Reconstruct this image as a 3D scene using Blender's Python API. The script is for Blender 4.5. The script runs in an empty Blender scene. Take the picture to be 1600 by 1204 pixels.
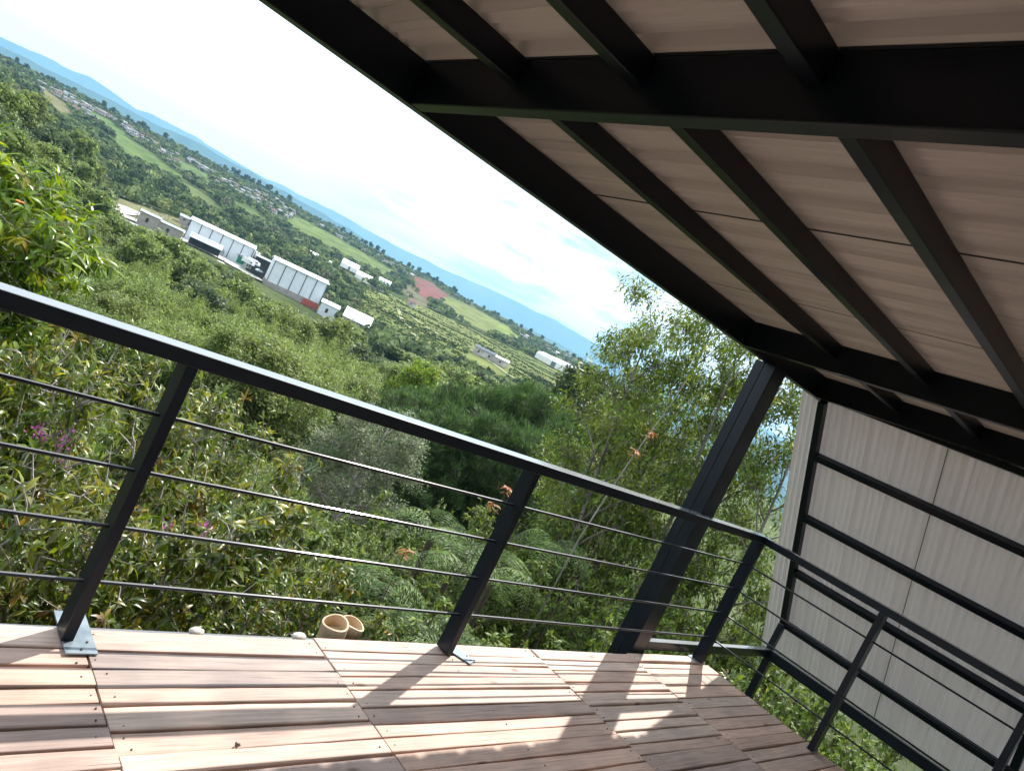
import bpy, math, random
import numpy as np
from mathutils import Matrix, Vector

R = math.radians
rng = np.random.default_rng(11)
random.seed(7)
scn = bpy.context.scene
COL = scn.collection

# ------------------------------------------------------------------ camera
CAM = np.array([-5.0114, -2.2809, 1.4539])
F_PX, YAW, PITCH, ROLL = 1143.0, 0.7681, -0.0568, 0.4555


def cam_axes():
    cy, sy, cp, sp = math.cos(YAW), math.sin(YAW), math.cos(PITCH), math.sin(PITCH)
    fwd = np.array([sy * cp, cy * cp, sp])
    r0 = np.array([cy, -sy, 0.0])
    u0 = np.cross(r0, fwd)
    return (math.cos(ROLL) * r0 + math.sin(ROLL) * u0,
            -math.sin(ROLL) * r0 + math.cos(ROLL) * u0, fwd)


RT, UP, FW = cam_axes()
cd = bpy.data.cameras.new('camera')
cam = bpy.data.objects.new('camera', cd)
COL.objects.link(cam)
cd.sensor_width = 36.0
cd.lens = F_PX / 1600 * 36
cd.clip_start = 0.05
cd.clip_end = 60000
m = Matrix.Identity(4)
for i in range(3):
    m[i][0], m[i][1], m[i][2], m[i][3] = RT[i], UP[i], -FW[i], CAM[i]
cam.matrix_world = m
scn.camera = cam

# ------------------------------------------------------------------ sky, sun, exposure
SUN = np.array([0.756, 0.43, 1.0])
SUN = SUN / np.linalg.norm(SUN)
w = bpy.data.worlds.new('World')
scn.world = w
w.use_nodes = True
nt = w.node_tree
nt.nodes.clear()
nd = nt.nodes.new
sky = nd('ShaderNodeTexSky')
sky.sky_type = 'NISHITA'
sky.sun_disc = False
sky.sun_elevation = math.asin(SUN[2])
sky.sun_rotation = math.atan2(SUN[0], SUN[1])
sky.air_density = 1.0
sky.dust_density = 1.5
sky.altitude = 1500
tc = nd('ShaderNodeTexCoord')
mp = nd('ShaderNodeMapping')
mp.inputs['Scale'].default_value = (1.0, 1.0, 3.6)
mp.inputs['Location'].default_value = (0.9, 0.35, 0.2)
nz = nd('ShaderNodeTexNoise')
nz.inputs['Scale'].default_value = 2.6
nz.inputs['Detail'].default_value = 9
nz.inputs['Roughness'].default_value = 0.55
cr = nd('ShaderNodeValToRGB')
cr.color_ramp.elements[0].position = 0.33
cr.color_ramp.elements[0].color = (0.30, 0.30, 0.30, 1)
cr.color_ramp.elements[1].position = 0.47
cr.color_ramp.elements[1].color = (1, 1, 1, 1)
mx = nd('ShaderNodeMix')
mx.data_type = 'RGBA'
mx.inputs['B'].default_value = (13.0, 13.6, 14.0, 1)
# thin grey blue cloud streaks low over the mountains
mp2 = nd('ShaderNodeMapping')
mp2.inputs['Scale'].default_value = (1.0, 1.0, 5.5)
mp2.inputs['Rotation'].default_value = (0, R(4), 0)
nz2 = nd('ShaderNodeTexNoise')
nz2.inputs['Scale'].default_value = 7.0
nz2.inputs['Detail'].default_value = 7
nz2.inputs['Roughness'].default_value = 0.5
cr2 = nd('ShaderNodeValToRGB')
cr2.color_ramp.elements[0].position = 0.50
cr2.color_ramp.elements[0].color = (0, 0, 0, 1)
cr2.color_ramp.elements[1].position = 0.66
cr2.color_ramp.elements[1].color = (1, 1, 1, 1)
vd = nd('ShaderNodeVectorMath')
vd.operation = 'DISTANCE'
vd.inputs[1].default_value = (math.sin(R(44)), math.cos(R(44)), .09)
mr = nd('ShaderNodeMapRange')
mr.inputs['From Min'].default_value = 0.38
mr.inputs['From Max'].default_value = 0.10
mr.inputs['To Min'].default_value = 0.0
mr.inputs['To Max'].default_value = 1.0
ml = nd('ShaderNodeMath')
ml.operation = 'MULTIPLY'
mx2 = nd('ShaderNodeMix')
mx2.data_type = 'RGBA'
mx2.inputs['B'].default_value = (4.6, 5.8, 6.6, 1)
bg = nd('ShaderNodeBackground')
bg.inputs['Strength'].default_value = 0.10
ow = nd('ShaderNodeOutputWorld')
L = nt.links.new
L(tc.outputs['Generated'], mp.inputs['Vector'])
L(mp.outputs['Vector'], nz.inputs['Vector'])
L(nz.outputs['Fac'], cr.inputs['Fac'])
L(cr.outputs['Color'], mx.inputs['Factor'])
L(sky.outputs['Color'], mx.inputs['A'])
L(tc.outputs['Generated'], mp2.inputs['Vector'])
L(mp2.outputs['Vector'], nz2.inputs['Vector'])
L(nz2.outputs['Fac'], cr2.inputs['Fac'])
L(tc.outputs['Generated'], vd.inputs[0])
L(vd.outputs['Value'], mr.inputs['Value'])
L(mr.outputs['Result'], ml.inputs[0])
L(cr2.outputs['Color'], ml.inputs[1])
L(ml.outputs['Value'], mx2.inputs['Factor'])
L(mx.outputs['Result'], mx2.inputs['A'])
L(mx2.outputs['Result'], bg.inputs['Color'])
L(bg.outputs['Background'], ow.inputs['Surface'])

sd = bpy.data.lights.new('sun', 'SUN')
sd.energy = 4.6
sd.angle = R(0.55)
sd.color = (1.0, 0.95, 0.87)
so = bpy.data.objects.new('sun', sd)
COL.objects.link(so)
so.rotation_euler = Vector(SUN).to_track_quat('Z', 'Y').to_euler()

scn.view_settings.view_transform = 'Standard'
scn.view_settings.look = 'None'
scn.view_settings.exposure = 0.55
scn.view_settings.gamma = 1.0
scn.cycles.max_bounces = 8
scn.cycles.diffuse_bounces = 4
scn.cycles.glossy_bounces = 3
scn.cycles.transmission_bounces = 4
scn.cycles.volume_bounces = 1
scn.cycles.transparent_max_bounces = 8
scn.cycles.caustics_reflective = False
scn.cycles.caustics_refractive = False


# ------------------------------------------------------------------ helpers
def P(az, el, r):
    """world point at azimuth az and elevation el (degrees) seen from the terrace, r metres away"""
    a = R(az)
    return np.array([CAM[0] + r * math.sin(a), CAM[1] + r * math.cos(a), CAM[2] + r * math.tan(R(el))])


def tag(o, label=None, cat=None, group=None, kind=None):
    if label: o['label'] = label
    if cat: o['category'] = cat
    if group: o['group'] = group
    if kind: o['kind'] = kind
    return o


def empty(name, loc=(0, 0, 0), rz=0, sc=1):
    o = bpy.data.objects.new(name, None)
    o.location = loc
    o.rotation_euler = (0, 0, rz)
    o.scale = (sc, sc, sc)
    o.empty_display_size = 0.3
    COL.objects.link(o)
    return o


def link(name, me, parent=None):
    o = bpy.data.objects.new(name, me)
    COL.objects.link(o)
    if parent: o.parent = parent
    return o


def copy_tree(o, parent=None):
    c = o.copy()
    COL.objects.link(c)
    c.parent = parent
    for ch in list(o.children):
        copy_tree(ch, c)
    return c


class MB:
    """collects simple shapes into one mesh"""

    def __init__(s):
        s.v, s.f, s.mi, s.c = [], [], [], []
        s.cur, s.col = 0, None

    def add(s, vs, fs):
        k = len(s.v)
        s.v += [tuple(map(float, q)) for q in vs]
        s.c += [s.col or (1, 1, 1)] * len(vs)
        s.f += [tuple(i + k for i in f) for f in fs]
        s.mi += [s.cur] * len(fs)

    def box(s, x0, x1, y0, y1, z0, z1):
        s.add([(x0, y0, z0), (x1, y0, z0), (x1, y1, z0), (x0, y1, z0), (x0, y0, z1), (x1, y0, z1), (x1, y1, z1), (x0, y1, z1)],
              [(0, 3, 2, 1), (4, 5, 6, 7), (0, 1, 5, 4), (1, 2, 6, 5), (2, 3, 7, 6), (3, 0, 4, 7)])

    def bar(s, a, b, w, h, up=(0, 0, 1)):
        """rectangular bar from a to b; w across, h along the up side"""
        a, b = np.array(a, float), np.array(b, float)
        d = (b - a) / np.linalg.norm(b - a)
        u = np.array(up, float)
        u = u - d * (u @ d)
        u /= np.linalg.norm(u)
        r = np.cross(d, u)
        q = []
        for e in (a, b):
            for sx, sz in ((-1, -1), (1, -1), (1, 1), (-1, 1)):
                q.append(e + r * sx * w / 2 + u * sz * h / 2)
        s.add(q, [(0, 1, 2, 3), (7, 6, 5, 4), (0, 4, 5, 1), (1, 5, 6, 2), (2, 6, 7, 3), (3, 7, 4, 0)])

    def tube(s, pts, rad, n=6, cap=True):
        pts = [np.array(p, float) for p in pts]
        rad = rad if hasattr(rad, '__len__') else [rad] * len(pts)
        q = []
        prev = None
        for i, p in enumerate(pts):
            d = pts[min(i + 1, len(pts) - 1)] - pts[max(i - 1, 0)]
            d = d / (np.linalg.norm(d) + 1e-9)
            if prev is None:
                prev = np.array([0, 0, 1.0]) if abs(d[2]) < .9 else np.array([1.0, 0, 0])
            u = prev - d * (prev @ d)
            u /= np.linalg.norm(u) + 1e-9
            prev = u
            r = np.cross(d, u)
            for k in range(n):
                t = 2 * math.pi * k / n
                q.append(p + (u * math.cos(t) + r * math.sin(t)) * rad[i])
        fs = []
        for i in range(len(pts) - 1):
            for k in range(n):
                a, b = i * n + k, i * n + (k + 1) % n
                fs.append((a, b, b + n, a + n))
        if cap:
            fs.append(tuple(range(n - 1, -1, -1)))
            fs.append(tuple(range((len(pts) - 1) * n, len(pts) * n)))
        s.add(q, fs)

    def build(s, name, mats, parent=None, smooth=False, bevel=0, color=False):
        me = bpy.data.meshes.new(name)
        me.from_pydata(s.v, [], s.f)
        mats = mats if isinstance(mats, (list, tuple)) else [mats]
        for mm in mats: me.materials.append(mm)
        me.polygons.foreach_set('material_index', s.mi)
        if smooth: me.polygons.foreach_set('use_smooth', [True] * len(s.f))
        if color:
            at = me.color_attributes.new('Col', 'FLOAT_COLOR', 'POINT')
            at.data.foreach_set('color', np.array([c + (1,) for c in s.c], float).ravel())
        me.update()
        o = link(name, me, parent)
        if bevel:
            b = o.modifiers.new('bevel', 'BEVEL')
            b.width = bevel
            b.segments = 2
            b.limit_method = 'ANGLE'
        return o


# ------------------------------------------------------------------ materials
def mat(name):
    mm = bpy.data.materials.new(name)
    mm.use_nodes = True
    n = mm.node_tree
    b = n.nodes['Principled BSDF']
    return mm, n, b


def noise_mat(name, c0, c1, scale=5, rough=0.6, bump=0.0, detail=6, stretch=(1, 1, 1), spec=0.5, metallic=0, rr=None):
    mm, n, b = mat(name)
    tc = n.nodes.new('ShaderNodeTexCoord')
    mp = n.nodes.new('ShaderNodeMapping')
    mp.inputs['Scale'].default_value = stretch
    nz = n.nodes.new('ShaderNodeTexNoise')
    nz.inputs['Scale'].default_value = scale
    nz.inputs['Detail'].default_value = detail
    cr = n.nodes.new('ShaderNodeValToRGB')
    cr.color_ramp.elements[0].position = 0.3
    cr.color_ramp.elements[1].position = 0.7
    cr.color_ramp.elements[0].color = (*c0, 1)
    cr.color_ramp.elements[1].color = (*c1, 1)
    n.links.new(tc.outputs['Object'], mp.inputs['Vector'])
    n.links.new(mp.outputs['Vector'], nz.inputs['Vector'])
    n.links.new(nz.outputs['Fac'], cr.inputs['Fac'])
    n.links.new(cr.outputs['Color'], b.inputs['Base Color'])
    b.inputs['Roughness'].default_value = rough
    b.inputs['Specular IOR Level'].default_value = spec
    b.inputs['Metallic'].default_value = metallic
    if rr:
        mr = n.nodes.new('ShaderNodeMapRange')
        mr.inputs['To Min'].default_value, mr.inputs['To Max'].default_value = rr
        n.links.new(nz.outputs['Fac'], mr.inputs['Value'])
        n.links.new(mr.outputs['Result'], b.inputs['Roughness'])
    if bump:
        bp = n.nodes.new('ShaderNodeBump')
        bp.inputs['Strength'].default_value = bump
        bp.inputs['Distance'].default_value = 0.01
        n.links.new(nz.outputs['Fac'], bp.inputs['Height'])
        n.links.new(bp.outputs['Normal'], b.inputs['Normal'])
    return mm


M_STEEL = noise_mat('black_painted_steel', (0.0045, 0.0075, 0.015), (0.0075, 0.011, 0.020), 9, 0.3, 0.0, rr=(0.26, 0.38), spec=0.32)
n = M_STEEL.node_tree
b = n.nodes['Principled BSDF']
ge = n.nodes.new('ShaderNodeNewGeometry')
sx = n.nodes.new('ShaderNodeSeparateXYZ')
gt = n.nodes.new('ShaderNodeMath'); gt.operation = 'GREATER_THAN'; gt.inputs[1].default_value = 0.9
glare_mix = n.nodes.new('ShaderNodeMix'); glare_mix.data_type = 'RGBA'; glare_mix.inputs['B'].default_value = (.15, .16, .175, 1)  # upward faces coloured pale grey to imitate sun and sky glare on the steel
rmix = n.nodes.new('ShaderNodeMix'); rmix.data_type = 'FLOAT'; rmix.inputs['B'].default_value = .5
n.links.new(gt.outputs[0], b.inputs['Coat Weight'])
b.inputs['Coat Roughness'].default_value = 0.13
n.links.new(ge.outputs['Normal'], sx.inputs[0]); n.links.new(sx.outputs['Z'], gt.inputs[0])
for mixn, sock in ((glare_mix, 'Base Color'), (rmix, 'Roughness')):
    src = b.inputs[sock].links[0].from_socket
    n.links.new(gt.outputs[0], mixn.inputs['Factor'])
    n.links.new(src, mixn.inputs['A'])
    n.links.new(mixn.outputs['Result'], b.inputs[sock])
M_PLATE = noise_mat('galvanised_steel', (0.16, 0.21, 0.25), (0.30, 0.36, 0.40), 18, 0.42, 0.1, metallic=0.35)
M_SHEET = noise_mat('beige_plastic_sheet', (0.56, 0.52, 0.49), (0.61, 0.57, 0.54), .8, 0.34, 0.0, rr=(0.15, 0.26))
M_WALLSHEET = noise_mat('cream_plastic_sheet', (0.74, 0.70, 0.66), (0.80, 0.77, 0.73), .8, 0.34, 0.0, stretch=(1, 1, .3), rr=(0.24, 0.4))
M_WHITE = noise_mat('white_sheet_metal', (0.70, 0.72, 0.74), (0.80, 0.82, 0.84), 0.5, 0.5)
M_PALEBLUE = noise_mat('pale_blue_cladding', (0.64, 0.72, 0.78), (0.74, 0.80, 0.85), 0.4, 0.6)
M_TRIM = noise_mat('grey_trim', (0.10, 0.12, 0.14), (0.16, 0.18, 0.20), 0.6, 0.9, spec=.15)
M_CONCRETE = noise_mat('concrete', (0.27, 0.25, 0.23), (0.38, 0.36, 0.33), 0.7, 0.85)
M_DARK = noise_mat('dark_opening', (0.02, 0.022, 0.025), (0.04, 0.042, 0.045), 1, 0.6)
M_REDPAINT = noise_mat('red_paint', (0.35, 0.07, 0.05), (0.45, 0.11, 0.08), 1, 0.6)
M_GREENPAINT = noise_mat('green_paint', (0.01, 0.20, 0.11), (0.02, 0.26, 0.14), 1, 0.6)
M_TIN = noise_mat('tin_roof', (0.24, 0.27, 0.30), (0.40, 0.43, 0.46), .2, 0.5)
M_TILE = noise_mat('clay_tile_roof', (0.15, 0.085, 0.065), (0.24, 0.14, 0.11), 0.2, 0.85)
M_PLASTIC = noise_mat('greenhouse_plastic', (0.72, 0.74, 0.74), (0.84, 0.86, 0.86), 0.3, 0.35)
M_HOUSEWALL = noise_mat('house_wall', (0.26, 0.24, 0.22), (0.55, 0.51, 0.48), 0.2, 0.8)
M_ROAD = noise_mat('pale_road', (0.36, 0.34, 0.32), (0.48, 0.46, 0.44), 0.1, 0.9)
M_RUBBER = noise_mat('tyre_rubber', (0.02, 0.02, 0.02), (0.03, 0.03, 0.03), 2, 0.8)
M_BARK_GREY = noise_mat('grey_bark', (0.24, 0.21, 0.19), (0.48, 0.44, 0.41), 12, 0.85, 0.3, stretch=(1, 1, .3))
M_BARK_BROWN = noise_mat('brown_bark', (0.06, 0.045, 0.035), (0.14, 0.11, 0.085), 10, 0.9, 0.3, stretch=(1, 1, .3))
M_STONE = noise_mat('pale_stone', (0.55, 0.53, 0.50), (0.75, 0.73, 0.70), 9, 0.8, 0.4)
M_BAMBOO = noise_mat('cut_bamboo', (0.50, 0.36, 0.22), (0.68, 0.53, 0.36), 16, 0.55, 0.1, stretch=(1, 1, .15))
M_BAMBOOIN = noise_mat('bamboo_pith', (0.52, 0.40, 0.27), (0.72, 0.60, 0.44), 60, 0.9, 0.5)
M_NAIL = noise_mat('rusty_nail', (0.05, 0.03, 0.02), (0.09, 0.05, 0.035), 80, 0.7)


def add_translucent(mm, fac, tint=(1, 1, 1)):
    n = mm.node_tree
    b = n.nodes['Principled BSDF']
    tr = n.nodes.new('ShaderNodeBsdfTranslucent')
    tr.inputs['Color'].default_value = (*tint, 1)
    mx = n.nodes.new('ShaderNodeMixShader')
    mx.inputs['Fac'].default_value = fac
    n.links.new(b.outputs['BSDF'], mx.inputs[1])
    n.links.new(tr.outputs['BSDF'], mx.inputs[2])
    n.links.new(mx.outputs['Shader'], n.nodes['Material Output'].inputs['Surface'])


add_translucent(M_SHEET, .11, (.88, .76, .68))
add_translucent(M_WALLSHEET, .20, (.84, .84, .87))


def leaf_mat(name, rough=0.42, trans=0.35, spec=0.5, gain=1.0):
    mm, n, b = mat(name)
    at = n.nodes.new('ShaderNodeAttribute')
    at.attribute_name = 'Col'
    b.inputs['Roughness'].default_value = rough
    b.inputs['Specular IOR Level'].default_value = spec
    tr = n.nodes.new('ShaderNodeBsdfTranslucent')
    hs = n.nodes.new('ShaderNodeHueSaturation')
    hs.inputs['Hue'].default_value = 0.485
    hs.inputs['Saturation'].default_value = 1.1
    hs.inputs['Value'].default_value = 1.5 * gain
    mx = n.nodes.new('ShaderNodeMixShader')
    mx.inputs['Fac'].default_value = trans
    n.links.new(at.outputs['Color'], b.inputs['Base Color'])
    n.links.new(at.outputs['Color'], hs.inputs['Color'])
    n.links.new(hs.outputs['Color'], tr.inputs['Color'])
    n.links.new(b.outputs['BSDF'], mx.inputs[1])
    n.links.new(tr.outputs['BSDF'], mx.inputs[2])
    n.links.new(mx.outputs['Shader'], n.nodes['Material Output'].inputs['Surface'])
    return mm


M_LEAF_GLOSSY = leaf_mat('glossy_leaf', 0.33, 0.38)
M_LEAF = leaf_mat('leaf', 0.5, 0.35, 0.3)
M_LEAF_FAR = leaf_mat('distant_leaf', 0.75, 0.25, 0.15)

# weathered deck boards
M_DECK, n, b = mat('weathered_deck_boards')
at = n.nodes.new('ShaderNodeAttribute'); at.attribute_name = 'Col'
tc = n.nodes.new('ShaderNodeTexCoord')
mp = n.nodes.new('ShaderNodeMapping'); mp.inputs['Scale'].default_value = (1.2, 26, 26)
n1 = n.nodes.new('ShaderNodeTexNoise'); n1.inputs['Scale'].default_value = 3.5; n1.inputs['Detail'].default_value = 9; n1.inputs['Distortion'].default_value = 0.6
n2 = n.nodes.new('ShaderNodeTexNoise'); n2.inputs['Scale'].default_value = 4.0; n2.inputs['Detail'].default_value = 7
r1 = n.nodes.new('ShaderNodeValToRGB')
r1.color_ramp.elements[0].position = 0.28; r1.color_ramp.elements[0].color = (0.50, 0.46, 0.44, 1)
r1.color_ramp.elements[1].position = 0.62; r1.color_ramp.elements[1].color = (1, 1, 1, 1)
r2 = n.nodes.new('ShaderNodeValToRGB')
r2.color_ramp.elements[0].position = 0.36; r2.color_ramp.elements[0].color = (0.70, 0.70, 0.72, 1)
r2.color_ramp.elements[1].position = 0.66; r2.color_ramp.elements[1].color = (1.04, 1.0, 0.98, 1)
m1 = n.nodes.new('ShaderNodeMix'); m1.data_type = 'RGBA'; m1.blend_type = 'MULTIPLY'; m1.inputs['Factor'].default_value = 0.62
m2 = n.nodes.new('ShaderNodeMix'); m2.data_type = 'RGBA'; m2.blend_type = 'MULTIPLY'; m2.inputs['Factor'].default_value = 0.8
bp = n.nodes.new('ShaderNodeBump'); bp.inputs['Strength'].default_value = 0.35; bp.inputs['Distance'].default_value = 0.004
k = n.links.new
k(tc.outputs['Object'], mp.inputs['Vector']); k(mp.outputs['Vector'], n1.inputs['Vector']); k(tc.outputs['Object'], n2.inputs['Vector'])
k(n1.outputs['Fac'], r1.inputs['Fac']); k(n2.outputs['Fac'], r2.inputs['Fac'])
k(at.outputs['Color'], m1.inputs['A']); k(r1.outputs['Color'], m1.inputs['B'])
k(m1.outputs['Result'], m2.inputs['A']); k(r2.outputs['Color'], m2.inputs['B'])
k(m2.outputs['Result'], b.inputs['Base Color']); k(n1.outputs['Fac'], bp.inputs['Height']); k(bp.outputs['Normal'], b.inputs['Normal'])
b.inputs['Roughness'].default_value = 0.62
# fine drying cracks along the grain, and a few knots
mp3 = n.nodes.new('ShaderNodeMapping'); mp3.inputs['Scale'].default_value = (.9, 60, 60)
n3 = n.nodes.new('ShaderNodeTexNoise'); n3.inputs['Scale'].default_value = 3.0; n3.inputs['Detail'].default_value = 5; n3.inputs['Distortion'].default_value = 0.3
r3 = n.nodes.new('ShaderNodeValToRGB')
r3.color_ramp.elements[0].position = 0.30; r3.color_ramp.elements[0].color = (0.30, 0.25, 0.23, 1)
r3.color_ramp.elements[1].position = 0.345; r3.color_ramp.elements[1].color = (1, 1, 1, 1)
mp4 = n.nodes.new('ShaderNodeMapping'); mp4.inputs['Scale'].default_value = (2.2, 5.5, 5.5)
v4 = n.nodes.new('ShaderNodeTexVoronoi'); v4.inputs['Scale'].default_value = 1.0; v4.inputs['Randomness'].default_value = 1.0
r4 = n.nodes.new('ShaderNodeValToRGB')
r4.color_ramp.elements[0].position = 0.035; r4.color_ramp.elements[0].color = (0.34, 0.26, 0.22, 1)
r4.color_ramp.elements[1].position = 0.085; r4.color_ramp.elements[1].color = (1, 1, 1, 1)
m3 = n.nodes.new('ShaderNodeMix'); m3.data_type = 'RGBA'; m3.blend_type = 'MULTIPLY'; m3.inputs['Factor'].default_value = 0.8
m4 = n.nodes.new('ShaderNodeMix'); m4.data_type = 'RGBA'; m4.blend_type = 'MULTIPLY'; m4.inputs['Factor'].default_value = 0.8
k(tc.outputs['Object'], mp3.inputs['Vector']); k(mp3.outputs['Vector'], n3.inputs['Vector']); k(n3.outputs['Fac'], r3.inputs['Fac'])
k(tc.outputs['Object'], mp4.inputs['Vector']); k(mp4.outputs['Vector'], v4.inputs['Vector']); k(v4.outputs['Distance'], r4.inputs['Fac'])
k(m2.outputs['Result'], m3.inputs['A']); k(r3.outputs['Color'], m3.inputs['B'])
k(m3.outputs['Result'], m4.inputs['A']); k(r4.outputs['Color'], m4.inputs['B'])
k(m4.outputs['Result'], b.inputs['Base Color'])

# terrain: colours of pasture, soil and crops are stored per vertex, fine variation by noise
M_TERRAIN, n, b = mat('hillside_ground')
at = n.nodes.new('ShaderNodeAttribute'); at.attribute_name = 'Col'
tc = n.nodes.new('ShaderNodeTexCoord')
n1 = n.nodes.new('ShaderNodeTexNoise'); n1.inputs['Scale'].default_value = 0.05; n1.inputs['Detail'].default_value = 10
n2 = n.nodes.new('ShaderNodeTexNoise'); n2.inputs['Scale'].default_value = 1.3; n2.inputs['Detail'].default_value = 8
r1 = n.nodes.new('ShaderNodeValToRGB')
r1.color_ramp.elements[0].position = 0.3; r1.color_ramp.elements[0].color = (0.62, 0.66, 0.6, 1)
r1.color_ramp.elements[1].position = 0.7; r1.color_ramp.elements[1].color = (1.25, 1.2, 1.1, 1)
r2 = n.nodes.new('ShaderNodeValToRGB')
r2.color_ramp.elements[0].position = 0.3; r2.color_ramp.elements[0].color = (0.7, 0.7, 0.7, 1)
r2.color_ramp.elements[1].position = 0.7; r2.color_ramp.elements[1].color = (1.2, 1.2, 1.2, 1)
m1 = n.nodes.new('ShaderNodeMix'); m1.data_type = 'RGBA'; m1.blend_type = 'MULTIPLY'; m1.inputs['Factor'].default_value = 1
m2 = n.nodes.new('ShaderNodeMix'); m2.data_type = 'RGBA'; m2.blend_type = 'MULTIPLY'; m2.inputs['Factor'].default_value = 1
k = n.links.new
k(tc.outputs['Object'], n1.inputs['Vector']); k(tc.outputs['Object'], n2.inputs['Vector'])
k(n1.outputs['Fac'], r1.inputs['Fac']); k(n2.outputs['Fac'], r2.inputs['Fac'])
k(at.outputs['Color'], m1.inputs['A']); k(r1.outputs['Color'], m1.inputs['B'])
k(m1.outputs['Result'], m2.inputs['A']); k(r2.outputs['Color'], m2.inputs['B'])
k(m2.outputs['Result'], b.inputs['Base Color'])
b.inputs['Roughness'].default_value = 0.95
b.inputs['Specular IOR Level'].default_value = 0.1
M_MOUNT = noise_mat('mountain_forest', (0.03, 0.055, 0.03), (0.07, 0.10, 0.05), 0.0012, 0.95, spec=0.1)

# ------------------------------------------------------------------ terrain
RG = np.array([0, 4, 10, 20, 40, 80, 150, 250, 400, 500, 700, 1000, 1300, 1500, 1800, 2300, 4000, 9000, 17000], float)
AZ = np.array([-180, -60, 0, 6, 10, 13, 20, 30, 40, 50, 60, 75, 110, 180], float)
# height relative to the eye, rows = azimuth, columns = distance
def hrow(els, tail):
    """els: elevation angles (deg) for RG[1:15]; tail: heights for the last four"""
    r = RG[1:15]
    h = r * np.tan(np.radians(np.array(els, float)))
    return np.concatenate([[h[0]], h, tail])


T_ = [-60, -330, -520, -650]
HT = np.array([
    [-4.2] * 2 + [-4, -3, 0, 5, 10, 20, 30, 40, 60, 80, 90, 100, 110, 100, 60, 50, 50],
    [-4.2] * 2 + [-4.2, -4, -3, -2, 0, 0, 0, 0, 0, 0, 0, 0, 0, 0, -100, -300, -400],
    hrow([-46, -27, -19, -14, -8.5, -4.3, -1.9, -1, -0.6, 0.1, 0.85, 1.32, 1.57, 1.72], T_),
    hrow([-46, -27, -20, -15.5, -10, -5.5, -2.6, -1.3, -0.8, 0, 0.75, 1.22, 1.47, 1.62], T_),
    hrow([-46, -27, -20, -16.5, -12, -8, -4.6, -2.9, -1.9, -0.6, 0.45, 1.12, 1.47, 1.72], T_),
    hrow([-46, -27, -20, -17, -12.6, -9.2, -6.6, -4.2, -3.1, -1.2, 0.05, 0.92, 1.37, 1.72], T_),
    hrow([-46, -27, -20.5, -17, -12.8, -9.4, -6.8, -4.1, -3.3, -1.6, -0.15, 1.02, 1.47, 1.82], T_),
    hrow([-46, -27, -21, -17, -12.8, -9.4, -6.7, -4.5, -3.3, -1.6, -0.25, 0.62, 0.97, 1.52], T_),
    hrow([-46, -27, -21, -16.5, -11.8, -8.6, -6, -3.9, -2.8, -1.5, -0.25, 0.47, 0.77, 1.12], T_),
    hrow([-46, -27, -20, -15.5, -11, -8, -5, -3, -2.3, -1.5, -0.65, -0.08, 0.27, 0.62], T_),
    hrow([-46, -27, -20, -16, -12, -9.0, -6.0, -4.4, -3.8, -3.0, -2.4, -2.2, -2.0, -2.0], [-110, -330, -520, -650]),
    hrow([-46, -27, -21, -17, -13, -10, -8.0, -6.5, -5.8, -5.0, -4.2, -4.0, -4.0, -4.0], [-210, -400, -520, -650]),
    hrow([-46, -27, -20, -15, -10, -7, -5.0, -3.5, -3.0, -2.5, -2.2, -2.0, -2.0, -2.0], [-110, -300, -400, -500]),
    [-4.2] * 2 + [-4, -3, 0, 5, 10, 20, 30, 40, 60, 80, 90, 100, 110, 100, 60, 50, 50],
])
LR = np.log(RG + 4)


def vnoise(x, y, s, seed=0):
    """smooth value noise"""
    x, y = np.asarray(x, float) / s + seed * 17.3, np.asarray(y, float) / s - seed * 9.1
    xi, yi = np.floor(x), np.floor(y)
    fx, fy = x - xi, y - yi
    fx, fy = fx * fx * (3 - 2 * fx), fy * fy * (3 - 2 * fy)
    hh = lambda a, c: np.modf(np.abs(np.sin(a * 127.1 + c * 311.7 + seed) * 43758.5453))[0]
    return ((hh(xi, yi) * (1 - fx) + hh(xi + 1, yi) * fx) * (1 - fy) + (hh(xi, yi + 1) * (1 - fx) + hh(xi + 1, yi + 1) * fx) * fy)


def ground(x, y):
    """ground height at world x, y"""
    x, y = np.asarray(x, float), np.asarray(y, float)
    dx, dy = x - CAM[0], y - CAM[1]
    r = np.hypot(dx, dy)
    az = np.degrees(np.arctan2(dx, dy))
    lr = np.log(r + 4)
    ia = np.clip(np.searchsorted(AZ, az) - 1, 0, len(AZ) - 2)
    ir = np.clip(np.searchsorted(LR, lr) - 1, 0, len(LR) - 2)
    ta = (az - AZ[ia]) / (AZ[ia + 1] - AZ[ia])
    tr = np.clip((lr - LR[ir]) / (LR[ir + 1] - LR[ir]), 0, 1)
    ta = ta * ta * (3 - 2 * ta)
    h = ((HT[ia, ir] * (1 - tr) + HT[ia, ir + 1] * tr) * (1 - ta) + (HT[ia + 1, ir] * (1 - tr) + HT[ia + 1, ir + 1] * tr) * ta)
    amp = np.clip((r - 12) / 60, 0, 1)
    h = h + amp * (np.minimum(r * .012, 9) * (vnoise(x, y, 95, 1) - .5) + np.minimum(r * .006, 3.2) * (vnoise(x, y, 31, 2) - .5))
    return h + CAM[2]


def azel(x, y, z):
    dx, dy, dz = x - CAM[0], y - CAM[1], z - CAM[2]
    r = np.hypot(dx, dy)
    return np.degrees(np.arctan2(dx, dy)), np.degrees(np.arctan2(dz, r)), r


def inpoly(px, py, poly):
    px, py = np.asarray(px), np.asarray(py)
    ins = np.zeros(px.shape, bool)
    n_ = len(poly)
    for i in range(n_):
        x0, y0 = poly[i]
        x1, y1 = poly[(i + 1) % n_]
        c = ((y0 > py) != (y1 > py)) & (px < (x1 - x0) * (py - y0) / (y1 - y0 + 1e-12) + x0)
        ins ^= c
    return ins


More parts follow.
